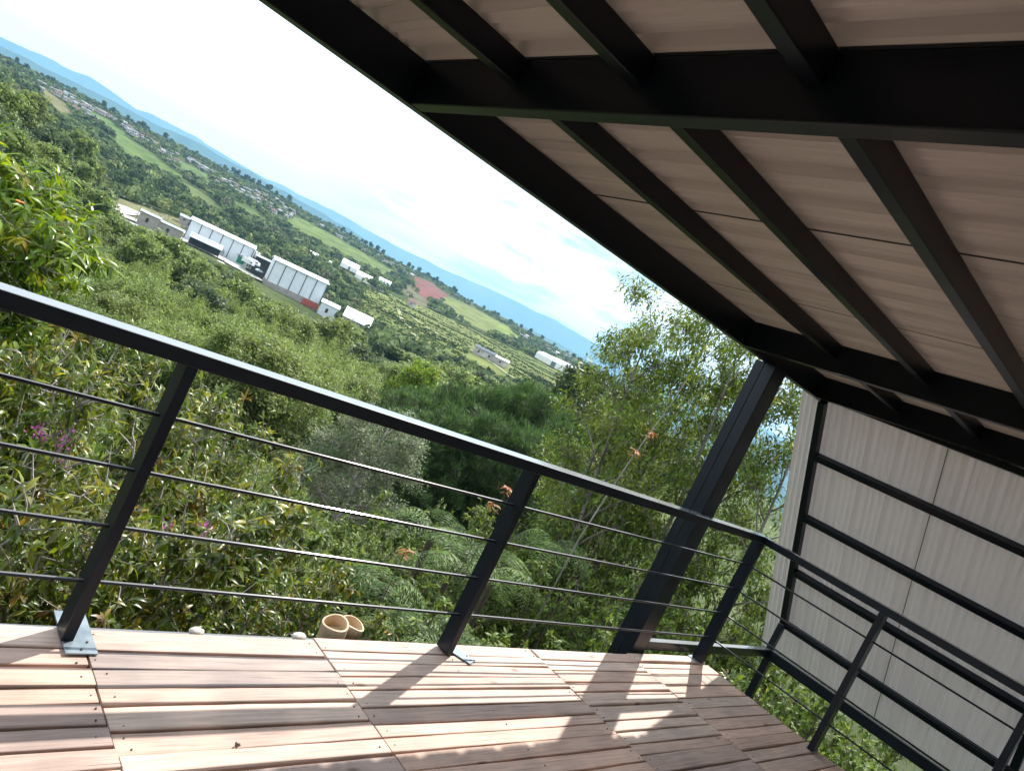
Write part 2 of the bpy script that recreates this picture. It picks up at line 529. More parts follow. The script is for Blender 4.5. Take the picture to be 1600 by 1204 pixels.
# open land, outlined by bearing and elevation from the terrace: (polygon, colour, name)
PASTURE = (0.11, 0.19, 0.04)
FIELDS = [
    ([(23.2, .35), (24.0, 1.15), (27.4, 1.05), (31.1, .75), (33.0, .65), (31.4, .15), (28.4, -.25), (25.4, -.1)], (0.12, 0.20, 0.045)),
    ([(36.4, .8), (38.6, .9), (41.6, .75), (43.0, .3), (40.8, -.35), (37.8, -.45), (36.2, 0.0)], (0.15, 0.21, 0.05)),
    ([(41.2, .72), (43.2, .34), (42.2, .0), (40.8, .2)], (0.20, 0.30, 0.05)),
    ([(11.6, .7), (13.6, .45), (15.8, 0.0), (14.6, -.6), (12.4, -.4)], (0.10, 0.18, 0.045)),
    ([(9.8, 1.3), (11.8, .95), (11.4, .6), (10.0, .8)], (0.10, 0.19, 0.05)),
    ([(6.5, 1.2), (8.2, 1.05), (9.4, .2), (8.6, -.3), (7.2, .3)], (0.15, 0.17, 0.07)),
    ([(15.6, 1.0), (17.2, .9), (17.6, .5), (16.0, .55)], (0.10, 0.18, 0.05)),
    ([(16.2, -.3), (18.6, -.6), (19.6, -1.3), (17.2, -1.2)], (0.11, 0.17, 0.05)),
    ([(19.6, 0.1), (21.2, .1), (22.2, -.35), (20.4, -.5)], (0.10, 0.19, 0.05)),
    ([(19.0, -1.0), (20.6, -1.1), (21.2, -1.6), (19.4, -1.6)], (0.10, 0.18, 0.05)),
    ([(33.3, 1.05), (34.7, 1.15), (36.5, .9), (36.2, .2), (35.2, -.2), (33.9, .2)], (0.17, 0.082, 0.062)),
    ([(33.3, .2), (35.3, -.2), (36.2, -.5), (34.6, -.9), (33.0, -.4)], (0.13, 0.15, 0.075)),
    ([(30.4, -1.5), (33.0, -1.0), (36.2, -.7), (41.0, -.6), (48.6, -.6), (50.0, -2.2), (44.0, -4.2), (38.0, -4.6), (33.0, -4.6), (30.6, -3.4)], (0.15, 0.21, 0.055)),
    ([(12.4, -3.2), (14.2, -3.05), (17.9, -2.6), (18.6, -3.3), (16.0, -4.6), (12.6, -4.7)], (0.17, 0.20, 0.09)),
    ([(15.4, -5.3), (17.6, -5.2), (19.0, -5.6), (17.4, -6.0), (15.6, -5.9)], (0.14, 0.19, 0.05)),
    ([(33.2, -6.2), (37.2, -6.4), (37.6, -8.4), (32.6, -8.2)], (0.06, 0.15, 0.045)),
    ([(39.4, -13.0), (43.5, -13.2), (43.6, -16.5), (39.5, -16)], (0.06, 0.17, 0.03)),
]
for _i in (3, 4, 6, 7, 8, 9):
    _p = FIELDS[_i][0]
    _cx, _cy = sum(a for a, _ in _p) / len(_p), sum(b_ for _, b_ in _p) / len(_p)
    FIELDS[_i] = ([(_cx + (a - _cx) * 1.35, _cy + (b_ - _cy) * 1.35) for a, b_ in _p], FIELDS[_i][1])
OPEN = [f[0] for f in FIELDS]


def is_open(x, y):
    z = ground(x, y)
    a, e, r = azel(x, y, z)
    o = np.zeros(np.shape(x), bool)
    for pl in OPEN: o |= inpoly(a, e, pl)
    return o


def build_terrain():
    azs = np.unique(np.concatenate([np.arange(-180, 0, 3.0), np.arange(0, 56, .16), np.arange(56, 100, .6), np.arange(100, 180.1, 4)]))
    rs = np.concatenate([[0.01], np.geomspace(1.5, 300, 70), np.geomspace(306, 2100, 190), np.geomspace(2200, 17000, 22)])
    A, RR = np.meshgrid(azs, rs, indexing='ij')
    X, Y = CAM[0] + RR * np.sin(np.radians(A)), CAM[1] + RR * np.cos(np.radians(A))
    Z = ground(X, Y)
    el = np.degrees(np.arctan2(Z - CAM[2], RR))
    C = np.empty(X.shape + (3,))
    wood = vnoise(X, Y, 40, 5)[..., None]
    C[:] = np.array([0.04, 0.06, 0.02]) * (1 - wood) + np.array([0.10, 0.125, 0.045]) * wood
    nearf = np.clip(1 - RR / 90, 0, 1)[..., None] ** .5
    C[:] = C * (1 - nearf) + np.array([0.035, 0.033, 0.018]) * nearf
    jx, jy = (vnoise(X, Y, 25, 7) - .5) * .25, (vnoise(X, Y, 18, 8) - .5) * .16
    for pl, c in FIELDS:
        mk = inpoly(A + jx, el + jy, pl)
        C[mk] = np.array(c) * np.array([1.0, .84, 1.05]) * (.8 + .4 * vnoise(X, Y, 22, 9)[mk][:, None])
    # crop rows following the slope on the terraced hillside
    tp = inpoly(A, el, FIELDS[12][0])
    C[tp] *= np.array([1, 1, 1.0])
    n0, n1_ = X.shape
    V = np.stack([X, Y, Z], -1).reshape(-1, 3)
    i, j = np.meshgrid(np.arange(n0 - 1), np.arange(n1_ - 1), indexing='ij')
    q = np.stack([i * n1_ + j, (i) * n1_ + j + 1, (i + 1) * n1_ + j + 1, (i + 1) * n1_ + j], -1).reshape(-1, 4)
    q = q[:, ::-1]
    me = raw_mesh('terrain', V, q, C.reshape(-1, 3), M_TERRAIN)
    me.polygons.foreach_set('use_smooth', np.ones(len(q), bool))
    return tag(link('terrain', me), kind='structure')


def raw_mesh(name, V, Q, C, material):
    """mesh of quads only, colours per vertex"""
    me = bpy.data.meshes.new(name)
    me.vertices.add(len(V))
    me.vertices.foreach_set('co', np.asarray(V, np.float32).ravel())
    me.loops.add(Q.size)
    me.loops.foreach_set('vertex_index', Q.astype(np.int32).ravel())
    me.polygons.add(len(Q))
    me.polygons.foreach_set('loop_start', np.arange(0, Q.size, Q.shape[1], dtype=np.int32))
    if C is not None:
        at = me.color_attributes.new('Col', 'FLOAT_COLOR', 'POINT')
        at.data.foreach_set('color', np.concatenate([C, np.ones((len(V), 1))], 1).astype(np.float32).ravel())
    me.materials.append(material)
    me.update(calc_edges=True)
    return me


build_terrain()


def mountains(name, r0, depth, azs, els, seed):
    a = np.arange(azs[0], azs[-1], .25)
    e = np.interp(a, azs, els)
    V, n1_ = [], 9
    for ai, ei in zip(a, e):
        for k in range(n1_):
            t = k / (n1_ - 1)
            r = r0 + depth * (t - .5) * 2
            base = -700.0
            top = r0 * math.tan(R(ei + .16 * (vnoise(ai * 100, 0, 130, seed) - .5) + .07 * (vnoise(ai * 100, 0, 45, seed + 1) - .5)))
            prof = (1 - abs(2 * t - 1)) ** 1.15
            spur = 1 - .22 * vnoise(ai * 100, k * 60, 95, seed + 2) * math.sin(math.pi * t) * (abs(2 * t - 1) > .05)
            z = base + (top - base) * prof * spur
            V.append((CAM[0] + r * math.sin(R(ai)), CAM[1] + r * math.cos(R(ai)), CAM[2] + z))
    n0 = len(a)
    i, j = np.meshgrid(np.arange(n0 - 1), np.arange(n1_ - 1), indexing='ij')
    q = np.stack([(i + 1) * n1_ + j, (i + 1) * n1_ + j + 1, i * n1_ + j + 1, i * n1_ + j], -1).reshape(-1, 4)
    me = raw_mesh(name, np.array(V), q, None, M_MOUNT)
    me.polygons.foreach_set('use_smooth', np.ones(len(q), bool))
    return tag(link(name, me), kind='structure')


mountains('mountains', 14500, 2200, [-30, 0, 4, 9, 12, 16, 20, 25, 30, 36, 41, 45, 48, 51.5, 55, 62, 75, 95], [1.8, 2.4, 2.75, 3.1, 2.8, 2.9, 2.55, 2.75, 2.5, 2.55, 2.75, 2.8, 2.55, 2.1, 1.9, 2.3, 1.6, 1.2], 3)
mountains('hills', 8200, 1200, [-30, 0, 4, 8, 12, 17, 22, 27, 32, 40, 46, 52, 58, 66, 75, 95], [1.6, 2.2, 2.3, 2.42, 2.4, 2.6, 2.35, 2.1, 1.5, 1.2, 1.3, .9, 1.3, .8, .6, .4], 12)

# ------------------------------------------------------------------ the timber deck
deck = tag(empty('wooden_deck', (-2.5, -3, 0)), 'terrace floor of weathered pinkish timber boards with dark gaps', 'deck')
off = np.array([-2.5, -3, 0])
BAYS = [(-9.0, -7.2), (-7.19, -6.1), (-6.09, -5.02), (-5.01, -4.082), (-4.077, -3.187), (-3.180, -1.817), (-1.811, -.872), (-.867, .045)]
KNOWN = {4: [0.0, -.122, -.212, -.304, -.387, -.495, -.587, -.671], 5: [.018, -.074, -.154, -.241, -.324, -.429, -.516, -.584, -.661]}
d_, nails = MB(), MB()
rb = random.Random(4)
for bi, (x0, x1) in enumerate(BAYS):
    ys = list(KNOWN.get(bi, [0.004 + rb.uniform(-.006, .01)]))
    while ys[-1] > -6.0:
        ys.append(ys[-1] - rb.choice([.075, .085, .09, .095, .1, .115]))
    ex = x0 + .0
    for a_, b_ in zip(ys[:-1], ys[1:]):
        g0, g1 = rb.uniform(.001, .004), rb.uniform(.0025, .008)
        if rb.random() < .3: g1 += rb.uniform(.004, .009)
        j0, j1 = rb.uniform(-.003, .004), rb.uniform(-.003, .004)
        zt = rb.uniform(-.0035, .003)
        base = np.array(rb.choice([(.66, .50, .42), (.70, .53, .44), (.60, .47, .40), (.68, .56, .48), (.55, .44, .39), (.74, .60, .51), (.50, .42, .385), (.70, .52, .42)]))
        base = np.minimum(base * np.array([1.02, .965, .95]) * rb.uniform(.97, 1.24), .88)
        d_.col = tuple(base)
        # a slightly bowed board, sawn a little out of square
        n_ = 8
        bow = rb.uniform(-.004, .004)
        xa = x0 + j0
        xb = x1 + j1
        tw0, tw1 = rb.uniform(-.001, .007), rb.uniform(-.001, .007)
        if rb.random() < .5: tw0 *= .1
        vs, fs = [], []
        for i_ in range(n_ + 1):
            t = i_ / n_
            x = xa + (xb - xa) * t
            dy = bow * math.sin(math.pi * t)
            wv = .0012 * math.sin(t * 19 + a_ * 70)
            yt = a_ - g0 + dy + wv
            yb = b_ + g1 + dy + tw0 * (1 - t) + tw1 * t
            z = zt + .002 * math.sin(t * 3 + a_ * 31)
            for (yy, zz) in ((yt, z - .0015), (yt - .003, z), (yb + .003, z), (yb, z - .0015), (yb, z - .022), (yt, z - .022)):
                vs.append((x - off[0], yy - off[1], zz))
        for i_ in range(n_):
            for q_ in range(6):
                a2, b2 = i_ * 6 + q_, i_ * 6 + (q_ + 1) % 6
                fs.append((a2, b2, b2 + 6, a2 + 6))
        fs.append(tuple(range(5, -1, -1)))
        fs.append(tuple(range(n_ * 6, n_ * 6 + 6)))
        d_.add(vs, fs)
        for xn in (x0 + .028, x1 - .03):
            for yn in ([.25, .75] if a_ - b_ > .09 else [.5]):
                if rb.random() < .75:
                    px_, py_ = xn + rb.uniform(-.012, .012) - off[0], a_ + (b_ - a_) * yn - off[1]
                    nails.tube([(px_, py_, zt - .003), (px_, py_, zt + .0022)], rb.uniform(.002, .0034), 7)
        if x1 - x0 > 1.2 and rb.random() < .8:
            px_, py_ = (x0 + x1) / 2 + rb.uniform(-.02, .02) - off[0], (a_ + b_) / 2 - off[1]
            nails.tube([(px_, py_, zt - .003), (px_, py_, zt + .0022)], .0028, 7)
d_.build('deck_boards', M_DECK, deck, color=True)
nails.build('nail_heads', M_NAIL, deck)
j_ = MB()
for xj in [-7.2, -6.1, -5.02, -4.08, -3.185, -2.5, -1.815, -.87, -.02]:
    j_.box(xj - .03 - off[0], xj + .03 - off[0], -5.95 - off[1], -.03 - off[1], -.125, -.026)
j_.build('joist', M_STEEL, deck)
for i_, (xa, ya) in enumerate([(-7.1, -.2), (-3.2, -.2), (-.1, -.2), (-7.1, -3), (-3.2, -3), (-.1, -3), (-7.1, -5.8), (-3.2, -5.8), (-.1, -5.8)]):
    c_ = MB()
    c_.box(xa - .05 - off[0], xa + .05 - off[0], ya - .05 - off[1], ya + .05 - off[1], -3.4, -.127)
    c_.build('support_post', M_STEEL, deck)

# ------------------------------------------------------------------ railing
rail = tag(empty('metal_railing', (0, 0, 0)), 'black metal railing with four thin bars turning the corner of the timber deck', 'railing')
hr = MB()
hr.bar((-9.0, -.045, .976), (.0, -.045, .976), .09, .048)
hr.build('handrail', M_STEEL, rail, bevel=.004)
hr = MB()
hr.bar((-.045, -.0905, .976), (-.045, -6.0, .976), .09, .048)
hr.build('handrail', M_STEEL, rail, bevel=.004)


def rail_post(x, y, plate, sx=.036, sy=.085):
    p_ = MB()
    p_.box(x - sx / 2, x + sx / 2, y - sy / 2, y + sy / 2, .0045, .9515)
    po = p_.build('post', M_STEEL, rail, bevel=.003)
    if plate:
        ox, oy, ang, wx, wy = plate
        c, sn = math.cos(ang), math.sin(ang)
        q_ = MB()
        vs = []
        for zz in (.0035, .0095):
            for (a, b__) in ((-wx, -wy), (wx, -wy), (wx, wy), (-wx, wy)):
                vs.append((x + ox + a * c - b__ * sn, y + oy + a * sn + b__ * c, zz))
        q_.add(vs, [(0, 3, 2, 1), (4, 5, 6, 7), (0, 1, 5, 4), (1, 2, 6, 5), (2, 3, 7, 6), (3, 0, 4, 7)])
        pl = q_.build('base_plate', M_PLATE, po, bevel=.001)
        for a, b__ in ((0, -wy * .84), (wx * .5, -wy * .5)):
            X_, Y_ = x + ox + a * c - b__ * sn, y + oy + a * sn + b__ * c
            sc_ = MB()
            sc_.tube([(X_, Y_, .009), (X_, Y_, .0125)], .0042, 8)
            sc_.build('screw', M_NAIL, po)
    return po


rail_post(-5.80, -.0435, (0, -.0, .05, .047, .1))
rail_post(-4.13, -.0435, (.033, .0105, .0, .047, .115))
rail_post(-2.49, -.0435, (.075, -.02, .5, .034, .085))
rail_post(-.045, -.0435, (-.01, .012, .1, .035, .05))
rail_post(-.045, -.935, (.0, .0, .1, .03, .03), .085, .036)
rail_post(-.045, -1.755, (.0, .0, .1, .03, .03), .085, .036)
rail_post(-.045, -2.60, None, .085, .036)
rail_post(-.045, -3.46, None, .085, .036)
FX = [-9.0, -5.80, -4.13, -2.49, -.045]
SY = [-.0435, -.935, -1.755, -2.6, -3.46]
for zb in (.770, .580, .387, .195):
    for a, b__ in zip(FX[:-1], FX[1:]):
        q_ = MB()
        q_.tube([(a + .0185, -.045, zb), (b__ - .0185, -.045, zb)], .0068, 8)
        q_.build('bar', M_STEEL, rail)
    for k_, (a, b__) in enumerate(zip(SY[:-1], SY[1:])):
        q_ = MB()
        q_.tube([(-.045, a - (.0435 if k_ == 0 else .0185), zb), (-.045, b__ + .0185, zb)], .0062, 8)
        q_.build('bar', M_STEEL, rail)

# ------------------------------------------------------------------ roof
S = -.045
zr = lambda y, z0: z0 + S * (y - .1)
roof = tag(empty('terrace_roof', (-3, -2, 2.03)), 'low terrace roof of beige ribbed sheets on black beams and a thick post', 'roof')
ro = np.array([-3, -2, 2.03])


def rbuild(mb, name, m_, bev=.004, **kw):
    mb.v = [tuple(np.array(v) - ro) for v in mb.v]
    return mb.build(name, m_, roof, bevel=bev, **kw)


YB = -6.2


def slopebeam(x0, x1, zb, zt, y0=.098, y1=YB):
    q_ = MB()
    vs = []
    for y in (y0, y1):
        for x, z in ((x0, zb), (x1, zb), (x1, zt), (x0, zt)):
            vs.append((x, y, zr(y, z)))
    q_.add(vs, [(0, 1, 2, 3), (7, 6, 5, 4), (0, 4, 5, 1), (1, 5, 6, 2), (2, 6, 7, 3), (3, 7, 4, 0)])
    return q_


q_ = MB()
q_.box(-9.2, .16, .10, .155, 2.03, 2.186)
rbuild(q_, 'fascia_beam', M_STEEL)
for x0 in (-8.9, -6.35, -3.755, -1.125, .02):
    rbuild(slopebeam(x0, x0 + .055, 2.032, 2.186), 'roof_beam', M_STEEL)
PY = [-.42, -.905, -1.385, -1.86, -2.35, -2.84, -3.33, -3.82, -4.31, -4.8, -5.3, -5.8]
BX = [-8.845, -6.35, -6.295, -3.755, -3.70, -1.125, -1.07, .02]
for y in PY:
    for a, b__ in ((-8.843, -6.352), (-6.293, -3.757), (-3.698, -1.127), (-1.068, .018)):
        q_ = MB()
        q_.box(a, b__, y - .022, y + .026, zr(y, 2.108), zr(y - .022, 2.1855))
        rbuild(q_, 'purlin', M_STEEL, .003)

# thick double post carrying the front of the roof
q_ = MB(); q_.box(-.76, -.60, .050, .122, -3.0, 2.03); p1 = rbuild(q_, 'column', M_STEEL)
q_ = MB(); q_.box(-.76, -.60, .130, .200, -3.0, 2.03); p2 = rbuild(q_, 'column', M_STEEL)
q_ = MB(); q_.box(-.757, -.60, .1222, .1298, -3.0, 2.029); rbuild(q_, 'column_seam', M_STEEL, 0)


def rib_profile(t):
    """outward lift of a ribbed sheet across its width t (metres): one wide rib every 0.2 m, three small ones between"""
    u = (t / .2 + .5) % 1.0
    if u < .36:
        k = min(u, .36 - u) / .115
        k = min(1, k)
        return .046 * k * k * (3 - 2 * k)
    v = (u - .36) / .64 * 3 % 1
    return .0085 * (1 - math.cos(2 * math.pi * v))


def sheet(t0, t1, frame, lift=0, step=.0067, segs=1, thick=.0022):
    """ribbed sheet; frame(t, s, h) -> world point; s in 0..1 along the rib"""
    n_ = int(round((t1 - t0) / step))
    q_ = MB()
    vs, fs = [], []
    for side in (0, 1):
        for i_ in range(n_ + 1):
            t = t0 + (t1 - t0) * i_ / n_
            for s_ in range(segs + 1):
                vs.append(frame(t, s_ / segs, rib_profile(t) + lift + side * thick))
    w_ = segs + 1
    N = (n_ + 1) * w_
    for i_ in range(n_):
        for s_ in range(segs):
            a = i_ * w_ + s_
            fs.append((a, a + 1, a + w_ + 1, a + w_))
            fs.append((N + a, N + a + w_, N + a + w_ + 1, N + a + 1))
        a = i_ * w_
        fs.append((a, a + w_, N + a + w_, N + a))
        a = i_ * w_ + segs
        fs.append((a, N + a, N + a + w_, a + w_))
    for i_ in (0, n_):
        for s_ in range(segs):
            a = i_ * w_ + s_
            fs.append((a, N + a, N + a + 1, a + 1))
    q_.add(vs, fs)
    return q_


YF = .27
xs0 = -9.74
k_ = 0
while xs0 + k_ * 1.0 < .2:
    a = xs0 + k_ * 1.0
    b__ = min(a + .992, .25)
    q_ = sheet(0, b__ - a, lambda t, s_, h, a=a: (a + t, YF + (YB - .15 - YF) * s_, zr(YF + (YB - .15 - YF) * s_, 2.188) + h))
    rbuild(q_, 'roof_sheet', M_SHEET, 0)
    if a > -9:
        q_ = MB()
        vs = []
        for y in (YF - .01, YB - .1):
            for x, z in ((a - .0077, 2.1925), (a - .0003, 2.1925), (a - .0003, 2.204), (a - .0077, 2.204)):
                vs.append((x, y, zr(y, z)))
        q_.add(vs, [(0, 1, 2, 3), (7, 6, 5, 4), (0, 4, 5, 1), (1, 5, 6, 2), (2, 6, 7, 3), (3, 7, 4, 0)])
        rbuild(q_, 'lap_shadow_strip', M_DARK, 0)  # dark strip added to draw the shadow line where roof sheets meet
    k_ += 1

# ------------------------------------------------------------------ slanted side wall
wall = tag(empty('slanted_side_wall', (1.37, -1, .05)), 'leaning side wall of cream ribbed sheets on a black steel frame beyond the deck corner', 'wall')
wo = np.array([1.37, -1, .05])
WA, WBt = np.array([.10, 0, 2.025]), np.array([1.37, 0, .29])
wd = (WBt - WA) / np.linalg.norm(WBt - WA)          # down the slope
wn = np.array([-wd[2], 0, wd[0]])                   # outward normal (+x, +z)


def wbuild(mb, name, m_, bev=.004):
    mb.v = [tuple(np.array(v) - wo) for v in mb.v]
    return mb.build(name, m_, wall, bevel=bev)


WLEN = np.linalg.norm(WBt - WA)
for y in (.075, -1.68, -3.45, -5.2):
    q_ = MB()
    q_.bar(WA + [0, y, 0] - wd * (.0 if y > 0 else .04), WBt + [0, y, 0], .05, .06, up=wn)
    wbuild(q_, 'slanted_post', M_STEEL)
    q_ = MB()
    q_.box(1.31, 1.37, y - .025, y + .025, .075, .305)
    wbuild(q_, 'stub_post', M_STEEL)
# rails parallel to the deck edge, between the posts
for xz in ((.37, 1.665), (.70, 1.215), (1.02, .775), (1.355, .318)):
    s_ = (np.array([xz[0], 0, xz[1]]) - WA) @ wd
    for y0, y1 in ((.0495, -1.6545), (-1.7055, -3.4245), (-3.4755, -5.1745)):
        c0 = WA + wd * s_
        q_ = MB()
        q_.bar(c0 + [0, y0, 0], c0 + [0, y1, 0], .05, .055, up=wn)
        wbuild(q_, 'wall_rail', M_STEEL)
q_ = MB(); q_.box(1.31, 1.372, -6.0, .10, -.01, .0735); wbuild(q_, 'bottom_beam', M_STEEL)
q_ = MB(); q_.box(-.598, 1.308, .052, .10, .005, .068); wbuild(q_, 'tie_beam', M_STEEL)
for y in (-1.7, -3.45, -5.2, .05):
    q_ = MB(); q_.box(1.31, 1.37, y - .03, y + .03, -3.6, -.012); wbuild(q_, 'foundation_post', M_STEEL)
q_ = MB(); q_.box(.078, .126, -5.9, .0985, 2.045, 2.088); wbuild(q_, 'top_rail', M_STEEL)
# sheets run past the frame at the front and down below the bottom rail
k_ = 0
for y1 in (.231, -.769, -1.769, -2.769, -3.769, -4.769):
    y0 = y1 - .9950
    top_, bot_ = -.12, WLEN + .40
    def fr(t, s_, h, y1=y1):
        p_ = WA + wd * (top_ + (bot_ - top_) * s_) + wn * (.031 + h)
        return (p_[0], y1 - t, p_[2])
    q_ = sheet(-.05 if k_ == 0 else 0, y1 - y0, fr)
    wbuild(q_, 'wall_sheet', M_WALLSHEET, 0)
    q_ = MB()
    pa, pb = WA + wd * (top_ + .02) + wn * .0495, WA + wd * (bot_ - .01) + wn * .0495
    q_.bar(pa + [0, y1 - .9985, 0], pb + [0, y1 - .9985, 0], .0125, .004, up=wn)
    wbuild(q_, 'lap_shadow_strip', M_DARK, 0)  # added dark strip stands in for the lap shadow between wall sheets
    k_ += 1

# ------------------------------------------------------------------ small things at the deck edge
def bamboo(top, rx, ry, rad, h, label):
    t = tag(empty('bamboo_stump'), label, 'bamboo')
    t.rotation_euler = (rx, ry, 0)
    loc = Vector(top) - t.rotation_euler.to_matrix() @ Vector((0, 0, h))
    t.location = loc
    n_ = 28
    q_ = MB()
    prof = [(rad * 1.0, 0), (rad * 1.0, h * .45), (rad * 1.05, h * .47), (rad * 1.0, h * .5), (rad, h), (rad * .86, h + .001), (rad * .82, h - .05)]
    vs, fs = [], []
    for r_, z_ in prof:
        for k in range(n_):
            a = 2 * math.pi * k / n_
            rr_ = r_ * (1 + .02 * math.sin(3 * a + loc[0] * 9))
            vs.append((rr_ * math.cos(a), rr_ * math.sin(a), z_ + (.004 * math.sin(2 * a) if z_ > h * .8 else 0)))
    for i_ in range(len(prof) - 1):
        for k in range(n_):
            a, b2 = i_ * n_ + k, i_ * n_ + (k + 1) % n_
            fs.append((a, b2, b2 + n_, a + n_))
    q_.add(vs, fs)
    q_.build('culm', M_BAMBOO, t, smooth=False)
    q_ = MB()
    q_.tube([(0, 0, h - .052), (0, 0, h - .047)], rad * .84, n_)
    q_.build('pith', M_BAMBOOIN, t)
    return t


bamboo((-3.005, .135, .0), R(5), R(-12), .060, 1.0, 'hollow cut bamboo end, the left one of the pair behind the deck edge')
bamboo((-2.892, .165, -.012), R(2), R(5), .060, 1.0, 'bamboo end full of crumbly pith, right one of the pair behind the deck')


def stone(loc, s, label):
    q_ = MB()
    nu, nv = 14, 9
    vs, fs = [], []
    for j in range(nv):
        for i_ in range(nu):
            a, b2 = 2 * math.pi * i_ / nu, math.pi * (j / (nv - 1) - .5)
            r_ = s * (1 + .22 * (vnoise(math.cos(a) * 3 + loc[0] * 50, math.sin(a) * 3 + b2 * 2, 1.1, 4) - .5))
            vs.append((r_ * math.cos(b2) * math.cos(a) * 1.35, r_ * math.cos(b2) * math.sin(a), r_ * .7 * math.sin(b2)))
    for j in range(nv - 1):
        for i_ in range(nu):
            a, b2 = j * nu + i_, j * nu + (i_ + 1) % nu
            fs.append((a, b2, b2 + nu, a + nu))
    q_.add(vs, fs)
    o = q_.build('stone', M_STONE, None, smooth=True)
    o.location = loc
    return tag(o, label, 'stone')


stone((-3.66, .045, -.020), .022, 'pale stone peeping over the deck edge, left of the two bamboo ends')
stone((-3.225, .045, -.020), .024, 'pale stone wedged against the deck edge right beside the bamboo ends')
q_ = MB()
cl = [(-3.700, -.585)]
for k in range(7):
    a_ = k * .9
    q_.tube([(.006 * math.cos(a_) - .004, .006 * math.sin(a_), .001), (.012 * math.cos(a_ + .4), .011 * math.sin(a_ + .4), .006 + .002 * (k % 3)), (.009 * math.cos(a_ + 1), .008 * math.sin(a_ + 1), .003)], [.003, .0055, .002], 6)
o = q_.build('dirt_crumb', M_BARK_BROWN, None, smooth=True)
o.location = (-3.735, -.578, .002)
o.scale = (.6, .6, .6)
tag(o, 'small brown crumb of dirt lying in the deck gap near the bottom left', 'dirt')
# ledge timber outside the deck edge that the stones and bamboo rest against
led = MB(); led.box(-9, -.9, .03, .085, -.12, -.05)
led.build('edge_rail', M_STEEL, deck).location = tuple(-off)

# ------------------------------------------------------------------ foliage generators
def unit(v):
    return v / (np.linalg.norm(v, axis=-1, keepdims=True) + 1e-9)


def leaves_mesh(name, pos, d, nrm, ln, wd_, col, curl, material, lod=2):
    """many leaves in one mesh: lod 2 = folded, curved leaf of 8 points; lod 0 = one quad"""
    pos, d, nrm = np.asarray(pos), unit(np.asarray(d)), np.asarray(nrm)
    side = unit(np.cross(d, nrm))
    nrm = np.cross(side, d)
    N = len(pos)
    ln, wd_, curl = [np.broadcast_to(np.asarray(a, float), (N,))[:, None] for a in (ln, wd_, curl)]
    if lod == 2:
        def pt(t, s_, z):
            return pos + d * ln * t * (1 - .12 * curl * t) + side * wd_ * s_ + nrm * (ln * (-curl * t * t * .55) + wd_ * z)
        V = np.stack([pt(0, 0, 0), pt(.3, -.45, .12), pt(.3, 0, 0), pt(.3, .45, .12), pt(.68, -.40, .12), pt(.68, 0, 0), pt(.68, .40, .12), pt(1.0, 0, 0)], 1)
        T = np.array([[0, 2, 1, 1], [0, 3, 2, 2], [1, 2, 5, 4], [2, 3, 6, 5], [4, 5, 7, 7], [5, 6, 7, 7]])
        k = 8
    elif lod == 1:
        V = np.stack([pos, pos + d * ln * .5 + side * wd_ * .5 - nrm * curl * ln * .1, pos + d * ln - nrm * curl * ln * .45, pos + d * ln * .5 - side * wd_ * .5 - nrm * curl * ln * .1], 1)
        T = np.array([[0, 1, 2, 3]])
        k = 4
    V = V.reshape(-1, 3)
    C = np.repeat(np.asarray(col), k, axis=0)
    if lod == 2:
        # loops without the doubled corner of the triangles
        tri = [[0, 2, 1], [0, 3, 2], [4, 5, 7], [5, 6, 7]]
        quad = [[1, 2, 5, 4], [2, 3, 6, 5]]
        base = (np.arange(N) * k)[:, None]
        lp = np.concatenate([base + np.array(tri).ravel()[None], base + np.array(quad).ravel()[None]], 1)
        st = np.array([0, 3, 6, 9, 12, 16])
        tot = np.array([3, 3, 3, 3, 4, 4])
        me = bpy.data.meshes.new(name)
        me.vertices.add(len(V)); me.vertices.foreach_set('co', V.astype(np.float32).ravel())
        me.loops.add(lp.size); me.loops.foreach_set('vertex_index', lp.astype(np.int32).ravel())
        me.polygons.add(N * 6)
        me.polygons.foreach_set('loop_start', ((np.arange(N) * 20)[:, None] + st[None]).astype(np.int32).ravel())
        at = me.color_attributes.new('Col', 'FLOAT_COLOR', 'POINT')
        at.data.foreach_set('color', np.concatenate([C, np.ones((len(V), 1))], 1).astype(np.float32).ravel())
        me.materials.append(material)
        me.update(calc_edges=True)
        me.polygons.foreach_set('use_smooth', np.ones(N * 6, bool))
        return me
    Q = ((np.arange(N) * k)[:, None, None] + T[None]).reshape(-1, 4)
    return raw_mesh(name, V, Q, C, material)


def rand_dirs(r_, n_):
    v = r_.normal(size=(n_, 3))
    return unit(v)


